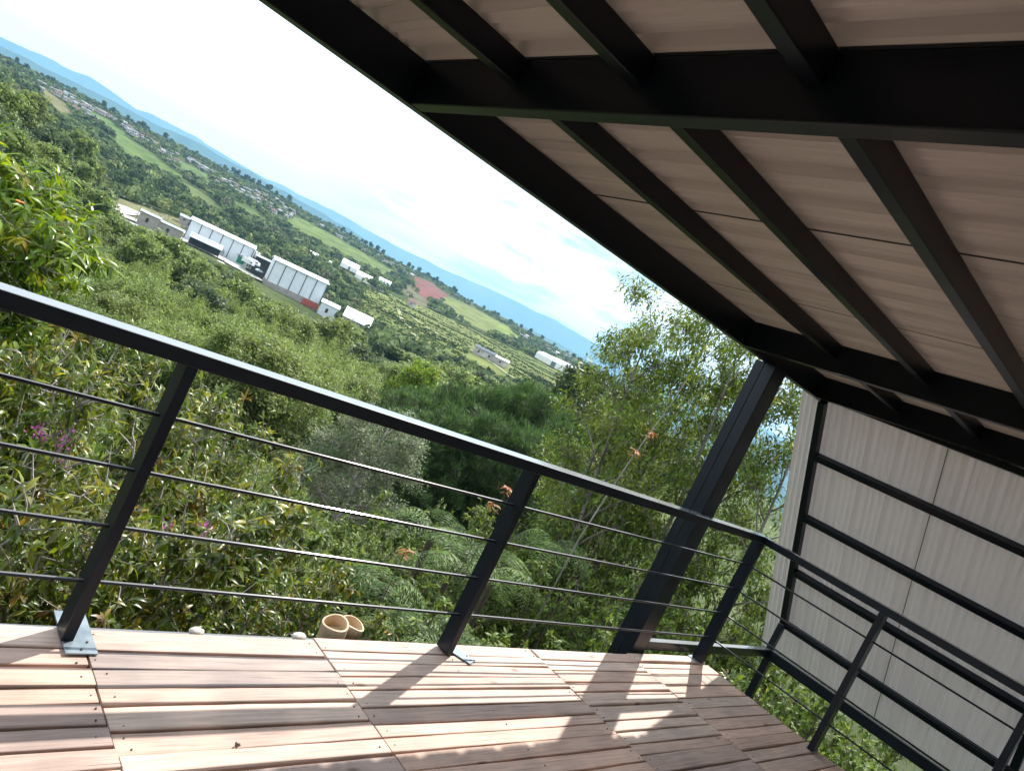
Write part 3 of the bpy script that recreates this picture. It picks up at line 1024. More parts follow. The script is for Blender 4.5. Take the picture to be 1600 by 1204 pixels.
def skeleton(r_, H, Rad, n_limbs, n_tips, crown_lo, trunk_r, shape='dome', multi=False, lean=.0):
    """trunk/limb tubes and twig tips: returns MB with wood, tips (n,3), tip directions (n,3)"""
    mb = MB()
    nodes, nrad = [], []
    lx, ly = r_.uniform(-lean, lean, 2) * H
    if not multi:
        ts = np.linspace(0, 1, 9)
        ph = r_.uniform(0, 6, 2)
        tr = [np.array([lx * t + .03 * H * math.sin(3.1 * t + ph[0]) * t, ly * t + .03 * H * math.sin(2.7 * t + ph[1]) * t, H * .93 * t]) for t in ts]
        mb.tube(tr, [trunk_r * (1 - .86 * t) * (1.25 if t == 0 else 1) for t in ts], 7)
    limbs = []
    for i in range(n_limbs):
        if multi:
            a = 2 * math.pi * i / n_limbs + r_.uniform(-.5, .5)
            st = np.array([.12 * Rad * math.cos(a), .12 * Rad * math.sin(a), 0])
            rr_ = Rad * math.sqrt(r_.uniform(.05, .95))
            top = np.array([rr_ * math.cos(a), rr_ * math.sin(a), H * (.98 - .38 * (rr_ / Rad) ** 2) * r_.uniform(.8, 1)])
            r0 = trunk_r * r_.uniform(.5, 1)
        else:
            t = crown_lo + (.97 - crown_lo) * (i + r_.uniform(0, .9)) / n_limbs
            a = i * 2.4 + r_.uniform(-.5, .5)
            k = t * 8
            i0 = min(int(k), 7)
            st = tr[i0] + (tr[i0 + 1] - tr[i0]) * (k - i0)
            q = (t - crown_lo) / (1 - crown_lo)
            if shape == 'dome': rr_ = Rad * math.sqrt(max(.05, 1 - (1.5 * q - .5) ** 2 * .9))
            elif shape == 'cone': rr_ = Rad * (1.05 - q)
            else: rr_ = Rad * (.55 + .45 * math.sin(math.pi * min(1, q + .15)))
            rr_ *= r_.uniform(.7, 1.08)
            rise = {'dome': .35, 'cone': .08, 'slim': .75}.get(shape, .4) * r_.uniform(.6, 1.3)
            top = st + np.array([math.cos(a) * rr_, math.sin(a) * rr_, rr_ * rise])
            top[2] = min(top[2], H)
            r0 = trunk_r * (1 - .8 * t) * .55
        mid = (st + top) / 2 + r_.normal(size=3) * .07 * np.linalg.norm(top - st) + np.array([0, 0, .06 * H if not multi else 0])
        m1_ = st * .72 + mid * .28 + r_.normal(size=3) * .02 * H * .3
        pts = []
        for u in np.linspace(0, 1, 7):
            pts.append((1 - u) ** 2 * st + 2 * u * (1 - u) * mid + u * u * top + r_.normal(size=3) * .012 * np.linalg.norm(top - st) * (0 < u < 1))
        mb.tube(pts, [max(r0 * (1 - .82 * u), .0025) for u in np.linspace(0, 1, 7)], 5)
        limbs.append((pts, r0))
    tips, tdir = [], []
    per = max(1, n_tips // n_limbs)
    for pts, r0 in limbs:
        ln = np.linalg.norm(pts[-1] - pts[0])
        for j in range(per):
            u = r_.uniform(.32, 1.0) if not multi else r_.uniform(.22, 1.0)
            k = u * 6
            i0 = min(int(k), 5)
            b_ = pts[i0] + (pts[i0 + 1] - pts[i0]) * (k - i0)
            ax = unit(pts[i0 + 1] - pts[i0])
            out = unit(r_.normal(size=3) * .75 + ax * .55 + np.array([0, 0, .35]))
            l_ = r_.uniform(.22, .55) * (Rad * .75 if not multi else Rad * .55) * (1.15 - .5 * u)
            e = b_ + out * l_
            mm_ = (b_ + e) / 2 + r_.normal(size=3) * l_ * .1
            mb.tube([b_, mm_, e], [max(r0 * .26, .0032), max(r0 * .18, .0026), .0018], 3, cap=False)
            tips.append(e); tdir.append(unit(e - mm_))
            if r_.random() < .6:
                tips.append(mm_); tdir.append(unit(mm_ - b_ + r_.normal(size=3) * .3 * l_))
    return mb, np.array(tips), np.array(tdir)


def pick(r_, pal, n_):
    cs = np.array([p_[:3] for p_ in pal])
    wt = np.array([p_[3] for p_ in pal], float)
    return cs[r_.choice(len(pal), n_, p=wt / wt.sum())]


def foliage(name, r_, tips, tdir, per, ln, wid, pal, material, spread=.9, droop=.25, curl=.5, lod=2, tone=.25, jitter=.0, tippal=None):
    N = len(tips)
    pos = np.repeat(tips, per, 0)
    td = np.repeat(tdir, per, 0)
    n_ = len(pos)
    if jitter: pos = pos + rand_dirs(r_, n_) * jitter * r_.random((n_, 1)) ** .5
    else: pos = pos - td * r_.random((n_, 1)) * ln * .7
    d = unit(td * (1 - spread * .6) + rand_dirs(r_, n_) * spread + np.array([0, 0, -droop]))
    nr = unit(rand_dirs(r_, n_) * .55 + np.array([0, 0, 1.0]))
    base = np.repeat(pick(r_, tippal or pal, N), per, 0) if tippal else np.repeat(pick(r_, pal, N), per, 0)
    col = base * (.55) + pick(r_, pal, n_) * .45
    col = col * (1 + tone * r_.normal(size=(n_, 1))).clip(.45, 1.7)
    L_ = ln * r_.uniform(.6, 1.2, n_)
    return leaves_mesh(name, pos, d, nr, L_, L_ * wid, col.clip(.004, .8), curl * r_.uniform(.3, 1.5, n_), material, lod)


def plant(name, r_, H, Rad, n_limbs, n_tips, per, ln, wid, pal, material=None, bark=None, crown_lo=.3, trunk_r=.05, shape='dome', multi=False,
          lod=2, wood='trunk', leafname='crown', lean=.03, **kw):
    t = empty(name)
    mb, tips, td = skeleton(r_, H, Rad, n_limbs, n_tips, crown_lo, trunk_r, shape, multi, lean)
    mb.build(wood, bark or M_BARK_GREY, t, smooth=True)
    me = foliage(leafname, r_, tips, td, per, ln, wid, pal, material or M_LEAF, lod=lod, **kw)
    link(leafname, me, t)
    return t


def place(t, x, y, z=None, rz=0, sc=1, label=None, cat=None, group=None):
    if z is None: z = float(ground(x, y)) - .05
    t.location = (float(x), float(y), float(z))
    t.rotation_euler = (0, 0, rz)
    if not hasattr(sc, '__len__'): sc = (sc, sc, sc)
    t.scale = sc
    return tag(t, label, cat, group)


rg = np.random.default_rng(5)
# palettes (r, g, b, weight)
MANGO = [(.16, .22, .025, 5), (.08, .13, .02, 5), (.27, .31, .04, 3.4), (.34, .28, .05, 2.0), (.30, .16, .04, .2), (.04, .07, .015, 3), (.30, .27, .17, .6)]
MANGO_TIP = [(.09, .15, .02, 6), (.16, .21, .03, 3), (.30, .29, .04, 2.2), (.32, .18, .03, .6), (.28, .12, .04, .25), (.05, .10, .02, 4)]
BRIGHT = [(.17, .27, .025, 5), (.10, .19, .02, 5), (.27, .34, .04, 3), (.32, .25, .04, .6), (.05, .10, .015, 2.5)]
UNDER = [(.12, .19, .035, 5), (.065, .11, .025, 5), (.21, .28, .05, 3), (.17, .16, .06, .6)]
SLIM = [(.11, .18, .03, 5), (.16, .24, .035, 4), (.25, .30, .045, 2.4), (.04, .075, .025, 3), (.2, .13, .04, .3)]
GREYGREEN = [(.17, .21, .11, 5), (.12, .16, .08, 4), (.22, .25, .15, 2)]
PINE = [(.04, .08, .03, 5), (.06, .115, .035, 4), (.10, .17, .05, 2.4)]
CANOPY = [(.15, .215, .06, 5), (.20, .275, .075, 4), (.06, .10, .035, 3), (.29, .36, .11, 2.2)]
BAMBOO = [(.20, .28, .07, 5), (.27, .35, .09, 3), (.11, .17, .045, 3)]
DARKC = [(.055, .09, .04, 5), (.08, .12, .05, 4), (.13, .18, .07, 2)]

# --- near shrubs: three kinds, copied
SH = [plant('large_shrub', rg, 3.1, 1.25, 16, 1150, 9, .080, .29, MANGO, M_LEAF_GLOSSY, trunk_r=.03, multi=True, wood='branches', leafname='foliage',
            spread=.85, droop=.3, curl=.8, tippal=MANGO_TIP) for _ in range(3)]
shrub_spots = [  # x, y, top z, radius scale, label
    (-5.2, 1.7, .42, 1.0, 'leafy shrub left of the first railing post, low behind the bars at the photo edge'),
    (-4.35, 1.25, .50, .95, 'shrub with orange young leaves right behind the first railing post'),
    (-4.6, 2.6, .66, 1.1, 'shrub with yellowing leaves under the bright leafy tree'),
    (-3.55, 1.5, .52, 1.0, 'shrub with coppery leaf tips just right of the first railing post'),
    (-3.6, 2.9, .64, 1.1, 'tall shrub whose leaves reach over the handrail right of the first post'),
    (-2.75, 1.35, .22, .95, 'shrub with grey bare twigs behind the two bamboo ends'),
    (-2.6, 2.5, .36, 1.05, 'yellow green shrub in the middle between the first two railing posts'),
    (-2.2, 3.6, .42, 1.0, 'shrub with long leaves in front of the grey green round tree'),
    (-1.9, 1.9, -.25, .85, 'low shrub with ragged yellow leaves left of the second railing post'),
    (-5.6, 3.2, .85, 1.1, 'dense green shrub at the left photo edge below the bright tree'),
    (-3.0, 4.1, .62, 1.05, 'back shrub with arching leaves above the handrail, left of the crop patch'),
]
for i, (x, y, top, rs_, lab) in enumerate(shrub_spots):
    o = SH[i] if i < 3 else copy_tree(SH[i % 3])
    z0 = float(ground(x, y))
    s_ = (top - z0) / 3.1
    place(o, x, y, z0, i * 1.9, (rs_, rs_, s_), lab, 'shrub', 'glossy leaved shrubs behind the railing')

# --- bright tree at the left edge
t = plant('leafy_tree', rg, 4.6, 1.35, 22, 1300, 9, .125, .25, BRIGHT, M_LEAF_GLOSSY, trunk_r=.06, crown_lo=.35, leafname='crown', spread=.8, droop=.35, curl=.8)
q = P(4.2, 0, 6.7)
gz = float(ground(q[0], q[1]))
place(t, q[0], q[1], gz, 2.4, (1.15, 1.15, (1.12 - gz) / 4.6), 'bright green tree with long drooping leaves and orange blooms at the left photo edge', 'tree')
for k_, (az_, el_, r_) in enumerate([(8.3, -6.0, 5.45), (6.6, -9.4, 5.35)]):
    fp = P(az_, el_, r_)
    q_ = MB()
    for j in range(7):
        a = j * .9
        dv = np.array([math.cos(a), math.sin(a), .5]) * .035
        q_.tube([(0, 0, 0), tuple(dv * .35), tuple(dv * .6)], [.004, .008, .002], 5)
    o = q_.build('orange_flower', noise_mat('orange_petal', (.55, .16, .02), (.75, .28, .03), 30, .5) if k_ == 0 else bpy.data.materials['orange_petal'], t, smooth=True)
    inv = Matrix.LocRotScale(t.location, t.rotation_euler, t.scale).inverted()
    o.location = inv @ Vector(fp)
bpy.data.materials['orange_petal'].use_fake_user = True

# --- magenta blossom shrub stems (three sprays seen among the twigs)
M_MAG = noise_mat('magenta_petal', (.42, .06, .30), (.62, .14, .45), 40, .6)
for (az_, el_, r_, lab) in [(14.6, -19.3, 4.3, 'spray of magenta blossom left of the first railing post'),
                            (16.2, -19.6, 4.2, 'larger magenta blossom spray nearest the first railing post'),
                            (24.9, -22.9, 4.0, 'magenta blossom spray right of the first railing post'),
                            (27.4, -22.0, 4.1, 'small pink blossom spray among grey twigs between the two railing posts')]:
    fp = P(az_, el_, r_)
    gz = float(ground(fp[0], fp[1]))
    t2 = tag(empty('flower_spray', (fp[0], fp[1], gz)), lab, 'flowers', 'magenta blossom behind the railing')
    q_ = MB()
    hh_ = fp[2] - gz
    q_.tube([(0, 0, 0), (.05, .03, hh_ * .4), (-.03, .02, hh_ * .75), (0, 0, hh_)], [.012, .009, .006, .003], 5)
    q_.build('stem', M_BARK_GREY, t2, smooth=True)
    nn = 32
    pos = rg.normal(size=(nn, 3)) * np.array([.02, .02, .035]) + np.array([0, 0, hh_ - .02])
    me = leaves_mesh('petals', pos, rand_dirs(rg, nn), rand_dirs(rg, nn), .022, .016, np.tile([[.46, .12, .36]], (nn, 1)) * rg.uniform(.7, 1.4, (nn, 1)), .3, M_LEAF, 1)
    link('petals', me, t2)

# --- understory bushes behind the second post and around the slender trees
UB = [plant('green_bush', rg, 2.6, 1.3, 12, 700, 9, .07, .42, UNDER, M_LEAF, trunk_r=.028, multi=True, wood='branches', leafname='foliage', bark=M_BARK_BROWN,
            spread=.95, droop=.1, curl=.5) for _ in range(2)]
ub_spots = [(43.5, -20, 6.0), (47, -18.5, 6.6), (51, -19, 6.0), (55, -17, 6.6), (59, -17, 5.9), (63, -15, 6.4), (67, -15.5, 5.9), (45, -14.5, 8.6), (50, -13.5, 9), (54.5, -11, 9.4),
            (59, -10, 9.2), (63, -8, 9.5), (67.5, -9, 9), (39.5, -17, 7.2), (41.5, -14.2, 11), (48, -10.2, 13), (52.5, -7.0, 13), (56.5, -5.5, 12.6), (61, -5, 12), (65, -5, 12.5), (36, -16.6, 8.0),
            (71, -10, 8), (75, -9, 8), (70, -5, 11.5), (78, -10, 8), (82, -10, 7.7), (86, -11, 7.5), (90, -12, 8), (80, -8, 11), (86, -8, 11), (76, -8, 10), (92, -10, 10)]
for i, (a, e, r_) in enumerate(ub_spots):
    o = UB[i] if i < 2 else copy_tree(UB[i % 2])
    q = P(a, e, r_)
    gz = float(ground(q[0], q[1]))
    s_ = (q[2] - gz) / 2.6
    place(o, q[0], q[1], gz, i * 2.1, (min(1.15, .6 + .06 * r_), min(1.15, .6 + .06 * r_), s_), 'dense green bush in the undergrowth between the deck edge and the slender trees', 'bush', 'undergrowth bushes beyond the deck corner')

# --- yellow green shrubs under the slanted wall
YG = [(.13, .22, .03, 5), (.08, .15, .02, 5), (.20, .26, .05, 3), (.25, .19, .05, .6), (.04, .08, .018, 3)]
WS = [plant('wall_shrub', rg, 2.4, .75, 14, 420, 8, .10, .28, YG, M_LEAF_GLOSSY, trunk_r=.02, multi=True, wood='branches', leafname='foliage', spread=.75, droop=-.1, curl=.9) for _ in range(2)]
for i, (x, y, top, lab) in enumerate([(.62, .05, -.12, 'yellow tipped shrub below the front corner of the slanted wall'), (.72, -.75, -.20, 'fresh green shrub between the side railing posts, under the slanted wall'),
                                      (.70, -1.5, -.22, 'leafy shrub nearest the camera under the slanted wall'), (1.5, -.3, -.30, 'shrub reaching out beneath the bottom beam of the slanted wall'),
                                      (1.45, -1.2, -.28, 'rounded shrub beneath the middle of the slanted wall'), (.9, .9, -.42, 'shrub beyond the tie beam, left of the slanted wall'),
                                      (1.9, .7, -.2, 'outer shrub beside the white front edge of the slanted wall')]):
    o = WS[i] if i < 2 else copy_tree(WS[i % 2])
    gz = float(ground(x, y))
    place(o, x, y, gz, i * 1.3, (1, 1, (top - gz) / 2.4), lab, 'shrub', 'shrubs under the slanted wall')

# --- ferns
def fern(r_, n_fr, ln_, pal, hstem):
    t = empty('tree_fern')
    mb = MB()
    mb.tube([(0, 0, 0), (.02, .01, hstem * .5), (0, 0, hstem)], [.07, .055, .05], 7)
    mb.build('stem', M_BARK_BROWN, t, smooth=True)
    pos, d, nr, L_, C_ = [], [], [], [], []
    st = MB()
    for i in range(n_fr):
        a = i * 2.399 + r_.uniform(-.2, .2)
        l_ = ln_ * r_.uniform(.75, 1.1)
        up = r_.uniform(.45, 1.15)
        h_ = np.array([math.cos(a), math.sin(a), 0])
        pts = []
        for u in np.linspace(0, 1, 9):
            pts.append(np.array([0, 0, hstem]) + h_ * l_ * u * (1 - .1 * u) + np.array([0, 0, l_ * (up * u - (up + .35) * u * u)]))
        st.tube(pts, [.004 * (1 - .8 * u) + .0007 for u in np.linspace(0, 1, 9)], 4)
        c = pick(r_, pal, 1)[0]
        for u in np.linspace(.12, .98, 24):
            k = u * 8
            i0 = min(int(k), 7)
            b_ = pts[i0] + (pts[i0 + 1] - pts[i0]) * (k - i0)
            ax = unit(pts[i0 + 1] - pts[i0])
            sd_ = unit(np.cross(ax, np.array([0, 0, 1.0])))
            pl = l_ * .26 * math.sin(math.pi * min(1, u * .85 + .15)) + .02
            for s_ in (-1, 1):
                for v in np.linspace(.0, .85, 5):   # small leaflets along each pinna
                    pd = unit(sd_ * s_ + ax * .25 + np.array([0, 0, -.15 - .25 * v]))
                    pp = b_ + pd * pl * v
                    pos.append(pp); d.append(unit(pd + ax * r_.uniform(-.5, .5))); nr.append(np.cross(ax, sd_) * -1 + r_.normal(size=3) * .25)
                    L_.append(pl * .30 * (1.1 - .5 * v)); C_.append(c * r_.uniform(.75, 1.25))
    st.build('frond_stalks', M_BARK_BROWN, t, smooth=True)
    pos, d, nr = np.array(pos), np.array(d), np.array(nr)
    nr[nr[:, 2] < 0] *= -1
    me = leaves_mesh('fronds', pos, d, nr, np.array(L_), np.array(L_) * .27, np.array(C_), .3, M_LEAF, 1)
    link('fronds', me, t)
    return t


FERN = [(.12, .20, .06, 4), (.17, .26, .08, 3), (.07, .13, .035, 3)]
fp_ = fern(rg, 8, 1.35, FERN, 1.0)
for i, (a, e, r_, sc_, lab) in enumerate([
        (43.6, -14.5, 8.5, 1.0, 'tree fern with silvery fronds left of the second railing post, just under the handrail'),
        (46.2, -16.0, 7.6, .9, 'tree fern right behind the second railing post'),
        (49.5, -15.0, 8.2, .95, 'tree fern right of the second railing post near the handrail'),
        (42.0, -20.0, 6.6, .8, 'low fern between the bamboo ends and the second railing post'),
        (48.0, -21.0, 6.2, .8, 'low drooping fern at the foot of the second railing post'),
        (52.6, -12.0, 9.5, .95, 'fern with reddish young fronds left of the thick roof post'),
        (44.8, -22.5, 5.6, .7, 'small fern close to the deck edge left of the second post')]):
    o = fp_ if i == 0 else copy_tree(fp_)
    q = P(a, e, r_)
    gz = float(ground(q[0], q[1]))
    place(o, q[0], q[1], gz, i * 1.1, sc_ * .72, lab, 'fern', 'tree ferns in the undergrowth')
    hh_ = (q[2] - gz) / (sc_ * .72) - .3
    for ch in o.children:
        if ch.name.startswith('stem'): ch.scale = (1, 1, hh_ / 1.0)
        else: ch.location = (0, 0, hh_ - 1.0)

# --- reddish young shoots poking out of the undergrowth
RED = [(.42, .14, .06, 3), (.34, .17, .06, 2), (.25, .20, .06, 1)]
rs0 = empty('red_shoot')
q_ = MB(); q_.tube([(0, 0, 0), (.02, .01, .5), (0, 0, 1)], [.010, .007, .003], 5)
q_.build('stem', M_BARK_BROWN, rs0, smooth=True)
nn = 13
aa = np.arange(nn) * 2.4
dd = np.stack([np.cos(aa), np.sin(aa), rg.uniform(-.3, .6, nn)], -1)
link('leaves', leaves_mesh('leaves', np.stack([0 * aa, 0 * aa, -rg.uniform(0, .1, nn)], -1), dd, np.tile([[0, 0, 1.0]], (nn, 1)) + rg.normal(size=(nn, 3)) * .3, rg.uniform(.06, .11, nn), .024,
                           pick(rg, RED, nn) * rg.uniform(.8, 1.2, (nn, 1)), .6, M_LEAF), rs0)
for i, (a, e, r_, lab) in enumerate([(55.4, -1.6, 8.6, 'star of coral young leaves high up, left of the thick roof post'), (54.9, -3.4, 8.0, 'coral leaf shoot just above the handrail, left of the thick roof post'),
                                     (47.3, -10.4, 7.2, 'orange shoot beside the top of the second railing post'), (46.8, -12.0, 7.0, 'lower orange shoot left of the top of the second railing post'),
                                     (42.2, -18.0, 6.0, 'coral shoot between the bamboo ends and the second railing post')]):
    o = rs0 if i == 0 else copy_tree(rs0)
    q = P(a, e, r_)
    gz = float(ground(q[0], q[1]))
    place(o, q[0], q[1], gz, i, 1, lab, 'shoot', 'coral young shoots')
    for ch in o.children:
        if ch.name.startswith('stem'): ch.scale = (1, 1, q[2] - gz)
        else: ch.location = (0, 0, q[2] - gz)

# --- slender trees beyond the deck corner
M_BARK_MID = noise_mat('slender_bark', (0.12, 0.105, 0.09), (0.26, 0.235, 0.21), 12, 0.85, 0.3, stretch=(1, 1, .3))
ST = [plant('slender_tree', rg, 9.5, 1.5, 22, 680, 9, .13, .30, SLIM, M_LEAF, bark=M_BARK_MID, trunk_r=.075, crown_lo=.28, shape='slim', spread=.8, droop=.25, curl=.5, lod=1, jitter=.16, lean=.06) for _ in range(3)]
slim = [(52.6, 6.8, 13.5, 'leftmost slender tree, its thin top reaching over the mountains into the sky'),
        (54.6, 8.5, 12.6, 'slender tree whose upper leaves touch the roof beam left of the thick post'),
        (56.6, 10.5, 13.6, 'tall slender tree directly left of the top of the thick roof post'),
        (59.6, 11, 12.4, 'slender tree hidden partly by the thick roof post'),
        (62.6, 9, 13.2, 'slender tree in the gap between the thick roof post and the slanted wall'),
        (57.5, 6.5, 16.5, 'more distant slender tree seen through the gaps of the group'),
        (65.5, 7, 12.0, 'slender tree close to the white edge of the slanted wall'),
        (54.0, 2.6, 17.5, 'shorter slender tree with yellow green leaves behind the coral shoots')]
for i, (a, e, r_, lab) in enumerate(slim):
    o = ST[i] if i < 3 else copy_tree(ST[i % 3])
    q = P(a, e, r_)
    gz = float(ground(q[0], q[1]))
    s_ = (q[2] - gz) / 9.5
    place(o, q[0], q[1], gz, i * 2.2, (.7 if i == 0 else .85, .7 if i == 0 else .85, s_), lab, 'tree', 'slender trees beyond the deck corner')
# pale leaning bare branch
q_ = MB()
p0, p1 = P(54.0, -11.5, 8.8), P(55.9, 3.8, 9.8)
pts = [p0 + (p1 - p0) * u + np.array([0, 0, .12 * math.sin(u * 5)]) for u in np.linspace(0, 1, 9)]
pts.insert(0, np.array([p0[0] - .25, p0[1] - .1, float(ground(p0[0], p0[1]))]))
q_.tube(pts, list(np.linspace(.011, .005, 10)), 6)
tag(q_.build('bare_branch', M_BARK_MID, None, smooth=True), 'long pale bare branch leaning to the right across the slender trees', 'branch')

ORD = ['leftmost', 'second', 'third', 'fourth', 'fifth', 'sixth', 'seventh', 'eighth', 'ninth', 'tenth', 'eleventh', 'twelfth', 'thirteenth', 'fourteenth', 'fifteenth', 'sixteenth',
       'seventeenth', 'eighteenth', 'nineteenth', 'twentieth']


def by_place(objs, what, rows):
    """labels that count a row from the left; rows: list of (max distance, words)"""
    lo = 0
    for far, words in rows:
        rr_ = [(math.atan2(o.location.x - CAM[0], o.location.y - CAM[1]), o) for o in objs if lo <= math.hypot(o.location.x - CAM[0], o.location.y - CAM[1]) < far]
        for k, (_, o) in enumerate(sorted(rr_, key=lambda t: t[0])):
            o['label'] = ORD[k] + (' ' if k == 0 else ' from the left, ') + what + ' ' + words
        lo = far


by_place([o for o in bpy.data.objects if o.name.startswith('green_bush')], 'green bush', [(8.3, 'in the near row of undergrowth by the deck'), (99, 'in the back row of undergrowth under the slender trees')])

# --- middle distance: named trees
def single(name, a, e_top, r_, H, Rad, label, cat='tree', rz=0.0, **kw):
    t = plant(name, rg, H, Rad, **kw)
    q = P(a, e_top, r_)
    gz = float(ground(q[0], q[1]))
    s_ = (q[2] - gz) / H
    place(t, q[0], q[1], gz, rz, (1, 1, s_), label, cat)
    return t


single('round_tree', 36.4, -9.7, 25, 5.2, 2.1, 'rounded grey green tree right behind the handrail, between the first two posts', n_limbs=26, n_tips=1500, per=9, ln=.12, wid=.45, pal=GREYGREEN,
       material=M_LEAF, trunk_r=.14, crown_lo=.12, spread=1, droop=0, lod=1, jitter=.22)
single('round_tree', 37.3, -5.2, 95, 6.5, 3.2, 'bright rounded tree alone above the crop patch', n_limbs=20, n_tips=700, per=8, ln=.35, wid=.6, pal=BRIGHT, material=M_LEAF,
       trunk_r=.2, crown_lo=.12, spread=1, droop=0, lod=1, jitter=.5)
single('dark_tree', 49.3, .9, 62, 15, 3.2, 'tall dark tree standing at the right end of the terraced hillside', n_limbs=30, n_tips=1100, per=9, ln=.42, wid=.5, pal=DARKC, material=M_LEAF,
       trunk_r=.3, crown_lo=.12, spread=1, droop=0, lod=1, jitter=.7, shape='dome')
single('dark_tree', 51.6, .3, 66, 14, 3.0, 'second dark tree, right of the tall dark one and partly behind slender branches', n_limbs=30, n_tips=900, per=9, ln=.42, wid=.5, pal=DARKC, material=M_LEAF,
       trunk_r=.3, crown_lo=.12, spread=1, droop=0, lod=1, jitter=.7, shape='dome')

PT = [plant('dark_conifer', rg, 9.5, 2.3, 40, 1300, 8, .42, .10, PINE, M_LEAF, bark=M_BARK_BROWN, trunk_r=.16, crown_lo=.06, shape='dome', spread=.55, droop=-.75, curl=-.2, lod=1, jitter=.22) for _ in range(2)]
pines = [(37.6, -6.9, 41), (39.4, -6.2, 43), (41.3, -5.0, 44), (43.0, -4.0, 45), (44.6, -3.1, 46), (46.2, -2.4, 47), (47.9, -2.5, 45), (49.4, -3.6, 43),
         (40.4, -7.6, 36), (42.4, -6.8, 36), (44.6, -5.8, 37), (46.8, -5.4, 37), (48.7, -6.0, 36), (38.6, -8.8, 34)]
for i, (a, e, r_) in enumerate(pines):
    o = PT[i] if i < 2 else copy_tree(PT[i % 2])
    q = P(a, e, r_)
    gz = float(ground(q[0], q[1]))
    place(o, q[0], q[1], gz, i * 1.7, (1, 1, (q[2] - gz) / 9.5), 'dark conifer', 'conifer', 'dark conifer row')

by_place([o for o in bpy.data.objects if o.name.startswith('dark_conifer')], 'dark conifer', [(39, 'in the front row above the handrail'), (99, 'in the back row below the terraced hillside')])

BT = [plant('bamboo_clump', rg, 11, 4.0, 36, 1300, 9, .45, .16, BAMBOO, M_LEAF, bark=M_BARK_BROWN, trunk_r=.10, multi=True, wood='culms', leafname='foliage', spread=.8, droop=.25, curl=.6, lod=1, jitter=.45)]
bam = [(25.4, -7.2, 60), (27.6, -6.6, 66), (29.8, -6.4, 72), (31.6, -7.6, 64), (28.6, -8.3, 50), (23.4, -7.9, 55), (31.0, -5.9, 92), (26.2, -5.9, 90), (21.6, -7.0, 75), (24.2, -6.1, 100), (33.2, -6.3, 88),
       (18.2, -7.6, 62), (15.6, -7.4, 70), (19.6, -6.4, 95), (16.8, -5.7, 120), (22.3, -5.4, 130), (13.2, -5.8, 90), (28.0, -5.6, 120), (30.5, -5.3, 125), (12.0, -4.7, 130), (20.2, -8.6, 52), (34.6, -5.6, 110)]
for i, (a, e, r_) in enumerate(bam):
    o = BT[0] if i == 0 else copy_tree(BT[0])
    q = P(a, e, r_)
    gz = float(ground(q[0], q[1]))
    s_ = (q[2] - gz) / 11
    place(o, q[0], q[1], gz, i * 1.7, (.9, .9, s_), 'feathery yellow green bamboo clump below the warehouses', 'bamboo', 'bamboo clumps below the warehouses')

by_place([o for o in bpy.data.objects if o.name.startswith('bamboo_clump')], 'feathery bamboo clump', [(70, 'of the near ones below the warehouses'), (94, 'of the middle ones below the warehouses'), (200, 'of the far ones below the warehouses')])

# --- canopy of the valley: individual trees r 45..330
CT = [plant('valley_tree', rg, 8, 3.3, 22, 420, 8, .5, .55, pal, M_LEAF, bark=M_BARK_BROWN, trunk_r=.16, crown_lo=.1, shape=sh, spread=1, droop=0.05, lod=1, jitter=.55)
      for pal, sh in ((CANOPY, 'dome'), (DARKC, 'dome'), ([(.17, .22, .06, 4), (.23, .29, .08, 3), (.09, .13, .04, 3)], 'dome'), (CANOPY, 'slim'))]
CTN = [plant('valley_tree', rg, 8, 3.3, 26, 1100, 9, .26, .5, pal, M_LEAF, bark=M_BARK_BROWN, trunk_r=.14, crown_lo=.1, shape='dome', spread=1, droop=0.05, lod=1, jitter=.5)
       for pal in (CANOPY, [(.17, .22, .06, 4), (.23, .29, .08, 3), (.09, .13, .04, 3)])]
cnt = 0
used = [False] * 6
placed = []
tries = 0
rc = np.random.default_rng(21)
KEEP = [([(14.0, -3.0), (29, -2.6), (29.0, -5.0), (22.5, -4.6), (14.0, -4.8)], 2.0)]
